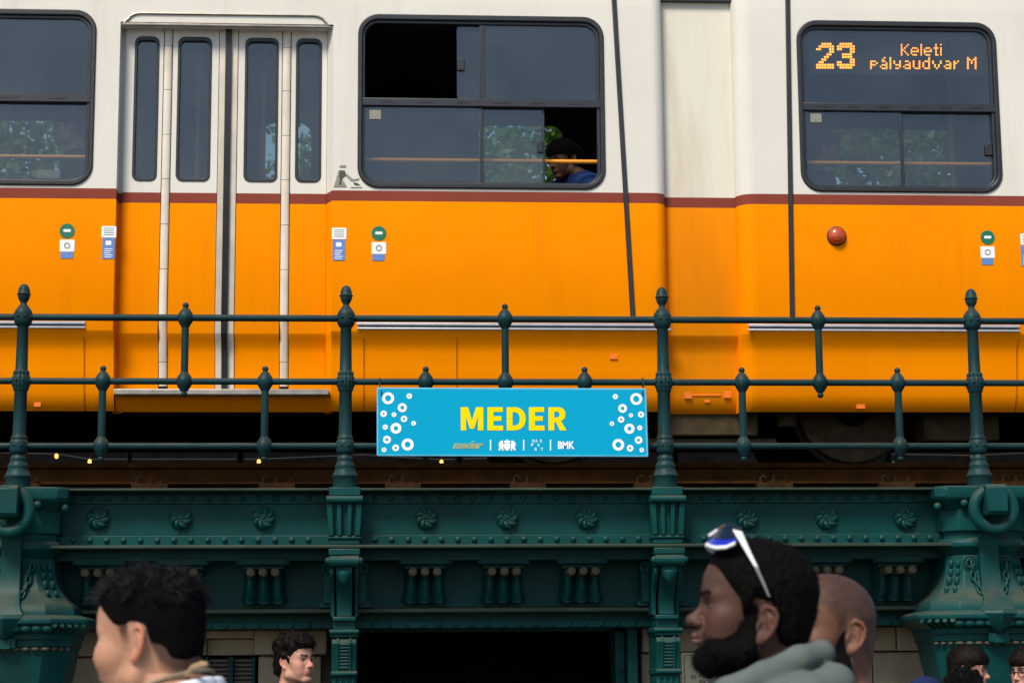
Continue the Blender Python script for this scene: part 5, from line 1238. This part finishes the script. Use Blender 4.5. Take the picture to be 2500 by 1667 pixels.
# --- man with full beard, hoodie
h = dict(s=1.0, w=1.0, ear=1.12, earx=-.008, earz=-.019, nose=1.14, nosew=1.08, lips=1.75, brow=1.2, eye=.0024, lipc=(.17, .07, .055), red=(1.25, .75, .7), stubble=.62, browt=1.15, hairmat='hair_coil', collar=.07)
YB_ = -10+F_PX/1290.
LB = ([-.15, -.06, -.045, -.032, .004, .008, .022, .028, .055, .074, .088, .12], [-.085, -.080, -.06, .020, .026, .0, -.01, .020, .052, .078, .086, .09])
rootb, hfb, frb, sb_ = person('bearded man with white sunglasses on his head wearing a grey hoodie', None, 1836, 1498, YB_, heading(1836, -5), h, SK_DARK, 'hoodie_grey', 'cotton_black', pitch=5, lift=(-.01, .04))
V, N = hair_shell('hair', rootb, hfb, h, lambda x, y, z: .010+.004*np.clip((z-.02)/.08, 0, 1)+.002*np.clip((-.02-x)/.06, 0, 1)*np.clip((z+.05)/.06, 0, 1)-.006*np.clip((x-.03)/.04, 0, 1), hairline(LB), 'hair_coil', .0034, 5, (.0014, 330))
rad = lambda v: 0*v+np.array((0, 0, 0.))
groom('hair_coils', V, N, 24000, rad, .55, .0042, .0006, 'hair_coil', rootb, hfb, 8, 1.0, 500, .5, .9, 3)
def beard_core(p, h):
    d = head_core(p, h); d = smin(d, ell(p, (.075, 0, -.056), (.025, .030, .024)), .014); return smin(d, cap(p, (-.032, 0, -.03), (-.055, 0, -.20), .0545, .059), .028)
def beard_line(x, y, z):
    zl = np.interp(x, [-.02, .002, .018, .035, .06, .08, .13], [.01, .02, .003, -.036, -.050, -.044, -.036]); d = (z-zl)*.8
    d = smax(d, -(x+.010), .006); mouth = ell((x, y, z), (.103, 0, -.0560), (.038, .029, .0150)); d = smax(d, -mouth, .004); return smax(d, -(x*.55+z+.135), .01)
V, N = hair_shell('beard', rootb, hfb, h, lambda x, y, z: -.0014+.004*np.clip((.030+1.3*np.clip(-.012-z, 0, .05)-x)/.022, 0, 1)+.010*np.clip((-.052-z)/.025, 0, 1)+.004*np.clip((-.075-z)/.03, 0, 1), beard_line, 'hair_coil', .003, 7, (.0010, 380), extra=lambda p: ell(p, (.068, 0, -.090), (.030, .036, .017)), core=beard_core, box=(-.03, .14, -.09, .09, -.15, .04))
groom('beard_coils', V, N, 17000, lambda v: np.tile((.2, 0, -.6), (len(v), 1)), .5, .0048, .0006, 'hair_coil', rootb, hfb, 9, .9, 450, .4, .8, 3)
# hood of the hoodie, bunched behind and beside the neck
xs = np.arange(-.23, .17, .0055, dtype=np.float32); ys = np.arange(-.29, .29, .0055, dtype=np.float32); zs = np.arange(-.34, .02, .0055, dtype=np.float32)
p = (xs[:, None, None], ys[None, :, None], zs[None, None, :])
pa = (p[0], np.abs(p[1]), p[2])
r1 = poly_cap(pa, [(-.146, 0, -.060), (-.134, .052, -.060), (-.088, .088, -.072), (-.02, .104, -.100), (.045, .096, -.126), (.092, .055, -.150), (.108, 0, -.165)], [.021, .022, .024, .024, .023, .021, .020], .010)
r2 = poly_cap(pa, [(-.166, 0, -.115), (-.154, .07, -.117), (-.098, .120, -.140), (-.02, .140, -.175), (.05, .125, -.205), (.10, .07, -.235)], [.034, .036, .040, .038, .034, .030], .012)
F = smin(smin(r1, r2, .006), smax(ell(p, (-.03, 0, -.185), (.128, .132, .075)), -cap(p, (-.035, 0, 0), (-.05, 0, -.17), .066), .01), .008)+.0008*wob(p, 42, 4)
TSH[:] = [-.01, .04]; sh_ = body_sdf(p, -1.6); F = smin(F, sh_-.022+.003*wob(p, 30, 9), .02); F = smax(F, -(cap(p, (-.035, 0, -.02), (-.055, 0, -.26), .062)), .01); F = smax(F, -(p[2]+.33), .01)
V, Q = surfnet(F.astype(np.float32), xs, ys, zs); V[:, 2] -= .011; np_mesh('hood', frb(V), Q, 'hoodie_grey', rootb, None)
# sunglasses pushed up on the hair
gl = empty('sunglasses', tuple(WL[rootb.name]+Vector(hfb(np.array([[.07, 0, .12]]))[0])), 'white wraparound sunglasses with blue lenses pushed up on dark hair', 'sunglasses')
simple('glasses_white', (.80, .82, .85), .3, var=.02, coat=.4); simple('glasses_grey', (.20, .20, .20), .5, var=.3, scale=200); simple('lens_blue', (.006, .012, .42), .12, var=.05, coat=.6); simple('lens_dark', (.003, .008, .02), .08)
W3 = lambda q: WL[rootb.name]+Vector(hfb(np.array([q]))[0])
def gl_poly(name, mat, pts, w, par):     # thick curved strip through head-space points
    mb = MB(); mb.path([W3(q) for q in pts], w, 8); return mb.build(name, mat, par)
def gl_strip(name, mat, ptsA, ptsB, th, par):   # band between two edge lines, thickness th outward in y
    mb = MB(); n = len(ptsA); o_ = []
    for A_, B_ in zip(ptsA, ptsB):
        A1 = Vector(A_); B1 = Vector(B_); nn = (A1+B1)/2-Vector((.0, 0, .06)); nn.normalize()
        o_.append([W3(A1), W3(B1), W3(B1+nn*th), W3(A1+nn*th)])
    mb.loft(o_); return mb.build(name, mat, par, bevel=.0008)
for s_ in (1, -1):
    gl_strip('temple', 'glasses_white', [(.052, s_*.084, .148), (.030, s_*.092, .114), (.010, s_*.093, .084)], [(.034, s_*.084, .145), (.017, s_*.092, .110), (.001, s_*.093, .081)], .004, gl)
    gl_strip('temple_tip', 'glasses_grey', [(.010, s_*.0932, .084), (-.006, s_*.092, .056), (-.019, s_*.091, .032)], [(.001, s_*.0932, .081), (-.013, s_*.092, .053), (-.024, s_*.091, .030)], .0035, gl)
    yo = [s_*q for q in (.084, .076, .058, .036, .013)]
    up_ = [(.038, yo[0], .146), (.050, yo[1], .150), (.062, yo[2], .152), (.070, yo[3], .152), (.074, yo[4], .150)]
    lo_ = [(.044, yo[0], .126), (.060, yo[1], .118), (.076, yo[2], .117), (.086, yo[3], .120), (.091, yo[4], .126)]
    md_ = [tuple(.36*np.array(a)+.64*np.array(b)) for a, b in zip(up_, lo_)]; le_ = gl_strip('lens', 'lens_blue', md_, lo_, .003, gl); gl_strip('lens_top', 'lens_dark', up_, md_, .003, gl)
    gl_strip('upper_rim', 'lens_dark', [tuple(np.array(q)+(-.005, 0, .007)) for q in up_], up_, .004, gl)
    gl_strip('lower_rim', 'glasses_white', lo_, [tuple(np.array(q)+(.0015, 0, -.006)) for q in lo_], .0045, gl)
gl_strip('bridge', 'glasses_white', [(.074, .014, .152), (.075, 0, .152), (.074, -.014, .152)], [(.089, .014, .138), (.091, 0, .140), (.089, -.014, .138)], .004, gl)
# --- man with shaved head behind him
SH = ([-.13, -.075, -.04, -.028, .004, .008, .022, .03, .055, .072, .085, .12], [-.075, -.07, -.03, .026, .03, .01, .0, .026, .05, .076, .09, .10])
h = dict(s=1.07, w=1.02, ear=1.08, nosew=1.15, lips=1.15, scalp=.74, scalp_line=SH, stubble=.75, lipc=(.2, .085, .07))
YC_ = -10+F_PX/1110.
rootc, hfc, frc, _ = person('man with shaved head and short dark beard close behind the hooded man', None, 2018, 1553, YC_, heading(2018, -36), h, SK_MID, 'cotton_grey', 'denim', pitch=2, hands=False)
V, N = hair_shell('beard', rootc, hfc, h, lambda x, y, z: .001+.005*np.clip((-.05-z)/.03, 0, 1), beard_line, 'hair_coil', .0032, 7, (.0006, 380), core=beard_core, box=(-.03, .14, -.09, .09, -.15, .04))
groom('beard_hairs', V, N, 9000, lambda v: np.tile((.15, 0, -.9), (len(v), 1)), .3, .005, .0005, 'hair_black', rootc, hfc, 9, .4, 300, .25, .3, 3)
V, N = hair_shell('cropped_hair', rootc, hfc, h, lambda x, y, z: -.0010+0*x*y*z, hairline(SH), 'hair_coil', .0036, 7, None)
groom('scalp_stubble', V, N, 12000, lambda v: np.tile((.3, 0, -.6), (len(v), 1)), .8, .0034, .00032, 'hair_coil', rootc, hfc, 19, .6, 300, .3, .2, 2, sink=-.0006)
# --- man by the wall
h = dict(s=.95, w=.96, ear=1.0, nose=1.1, nosew=.92, lips=.9, smile=.3, brow=1.3, eye=.0026, browt=1.35, stubble=.10, red=(1.15, .62, .55))
rootd, hfd, frd, _ = person('young man with curly dark hair standing by the stone wall', None, 722, 1617, .06, 180-heading(722, -40)-2*math.degrees(0), h, SK_PALE, 'cotton_black', 'denim', res=.004, pitch=3)
CU = ([-.13, -.06, -.04, -.028, .0, .006, .018, .028, .05, .07, .09, .12], [-.085, -.085, -.05, .0, .015, -.005, -.005, .02, .045, .062, .066, .066])
V, N = hair_shell('hair', rootd, hfd, h, lambda x, y, z: .008+.022*np.clip((z-.05)/.06, 0, 1)+.008*np.clip((-.03-x)/.05, 0, 1), hairline(CU), 'hair_brown', .0045, 11, (.0062, 125))
groom('hair_curls', V, N, 7000, lambda v: np.stack([.5+0*v[:, 0], 0*v[:, 0], -.3+0*v[:, 0]], 1), .22, .017, .0008, 'hair_brown', rootd, hfd, 12, 1.4, 130, .12, .5, 4)
# --- passers-by in front of the right column and in the doorway
def simple_person(label, px, py, Y, face, hh, skin, shirt, hairfn, line, seed, mat='hair_brown', group=None, noise=(.005, 100), trousers='denim', pitch=0, nstr=1500, **k):
    r_, hf_, f_, _ = person(label, group, px, py, Y, face, hh, skin, shirt, trousers, res=.0046, pitch=pitch, **k)
    if hairfn:
        V, N = hair_shell('hair', r_, hf_, hh, hairfn, line, mat, .0055, seed, noise)
        fl = (lambda v: np.tile((.15, 0, -.9), (len(v), 1))) if noise[0] < .004 else (lambda v: 0*v)
        groom('hair_strands', V, N, nstr*3, fl, .16 if noise[0] < .004 else .4, .018, .0009, mat, r_, hf_, seed, .3 if noise[0] < .004 else 1.0, 120, .12, .5, 3)
    return r_, hf_
FR = ([-.13, -.06, -.04, -.028, .0, .006, .018, .028, .05, .07, .09, .12], [-.08, -.08, -.05, .01, .022, -.005, -.005, .022, .034, .038, .040, .040])
simple_person('teenager with straight dark fringe in front of the ringed column', 2364, 1638, -.85, 180-heading(2362, -42), dict(s=.83, w=.98), SK_PALE, 'cotton_black', lambda x, y, z: .007+.006*np.clip((z-.02)/.06, 0, 1), hairline(FR), 21, pitch=-6, noise=(.002, 160))
rg, hg = simple_person('teenager with dark glasses and brown fringe beside the ringed column', 2512, 1643, -.95, heading(2512, -48), dict(s=.84, w=.98), SK_PALE, 'cotton_grey', lambda x, y, z: .008+.008*np.clip((z-.02)/.06, 0, 1), hairline(FR), 22, pitch=-3, noise=(.003, 130))
sp_ = empty('eyeglasses', tuple(WL[rg.name]+Vector(hg(np.array([[.09, 0, .01]]))[0])), 'dark rimmed eyeglasses on the teenager with brown fringe', 'glasses')
W4 = lambda q: WL[rg.name]+Vector(hg(np.array([q]))[0])
for s_ in (-1, 1):
    mb = MB(); pts = [(.098-.010*((math.cos(2*math.pi*j/20)*.023+.033)/.06)**2, s_*(.033+.023*math.cos(2*math.pi*j/20)), .006+.018*math.sin(2*math.pi*j/20)) for j in range(21)]; mb.path([W4(q) for q in pts], .0018, 6, False); mb.build('rim', 'rubber', sp_)
    mb = MB(); mb.path([W4(q) for q in ((.088, s_*.056, .010), (.06, s_*.074, .012), (-.005, s_*.080, .012))], .0018, 6); mb.build('temple', 'rubber', sp_)
mb = MB(); mb.path([W4(q) for q in ((.098, .010, .010), (.101, 0, .012), (.098, -.010, .010))], .0018, 6); mb.build('bridge', 'rubber', sp_)
simple_person('person with curly black hair in front of the fringed teenager', 2354, 1704, -1.75, 80, dict(s=.82), SK_PALE, 'cotton_navy', lambda x, y, z: .014+.008*np.clip(z/.08, 0, 1), hairline(CU), 23, 'hair_black', noise=(.008, 95), nstr=2500)
rk, hk = simple_person('person in a navy cap walking before the stone wall', 2262, 1727, -1.6, 60, dict(s=.93), SK_PALE, 'cotton_olive', None, None, 24)
capo = empty('navy_cap', tuple(WL[rk.name]+Vector(hk(np.array([[0, 0, .1]]))[0])), 'plain navy cap on the head of a passer-by', 'cap')
xs = np.arange(-.14, .22, .006, dtype=np.float32); ys = np.arange(-.12, .12, .006, dtype=np.float32); zs = np.arange(.0, .2, .006, dtype=np.float32); p = (xs[:, None, None], ys[None, :, None], zs[None, None, :])
F = head_core(p, dict())-.012; F = smax(F, .045-p[2], .008); F = smin(F, smax(ell(p, (.10, 0, .05), (.085, .075, .012)), -(p[0]-.05), .01), .006)
V, Q = surfnet((F+0*p[1]).astype(np.float32), xs, ys, zs); Vw = hk(V)+np.array(WL[rk.name])-np.array(WL[capo.name]); np_mesh('crown', Vw, Q, 'cotton_navy', capo, None)
simple_person('person with dark hair inside the doorway', 1215, 1722, 1.1, 250, dict(s=.95), SK_PALE, 'cotton_black', lambda x, y, z: .014+.006*np.clip(z/.08, 0, 1), hairline(FR), 25, noise=(.003, 120), nstr=800)
# --- tram passengers behind the glass
def rider(label, px, py, Y, face, skin, shirt, **k):
    return simple_person(label, px, py, Y, face, dict(s=.95), skin, shirt, lambda x, y, z: .010+.008*np.clip(z/.08, 0, 1), hairline(FR), 31, 'hair_black', 'tram passengers', (.003, 120), 'denim', seated=True, feet=zfl, nstr=900, **k)
rider('passenger in a blue shirt sitting at the open tram window', 1378, 394, 1.86, 212, SK_MID, 'cotton_blue', pitch=-14, lift=(.02, .085))
rider('passenger in dark clothes behind the tram window beside the folding door', 172, 318, 2.15, 180, SK_PALE, 'cotton_black')
rider('passenger in dark clothes behind the window under the destination display', 2012, 372, 2.15, 0, SK_PALE, 'cotton_black')
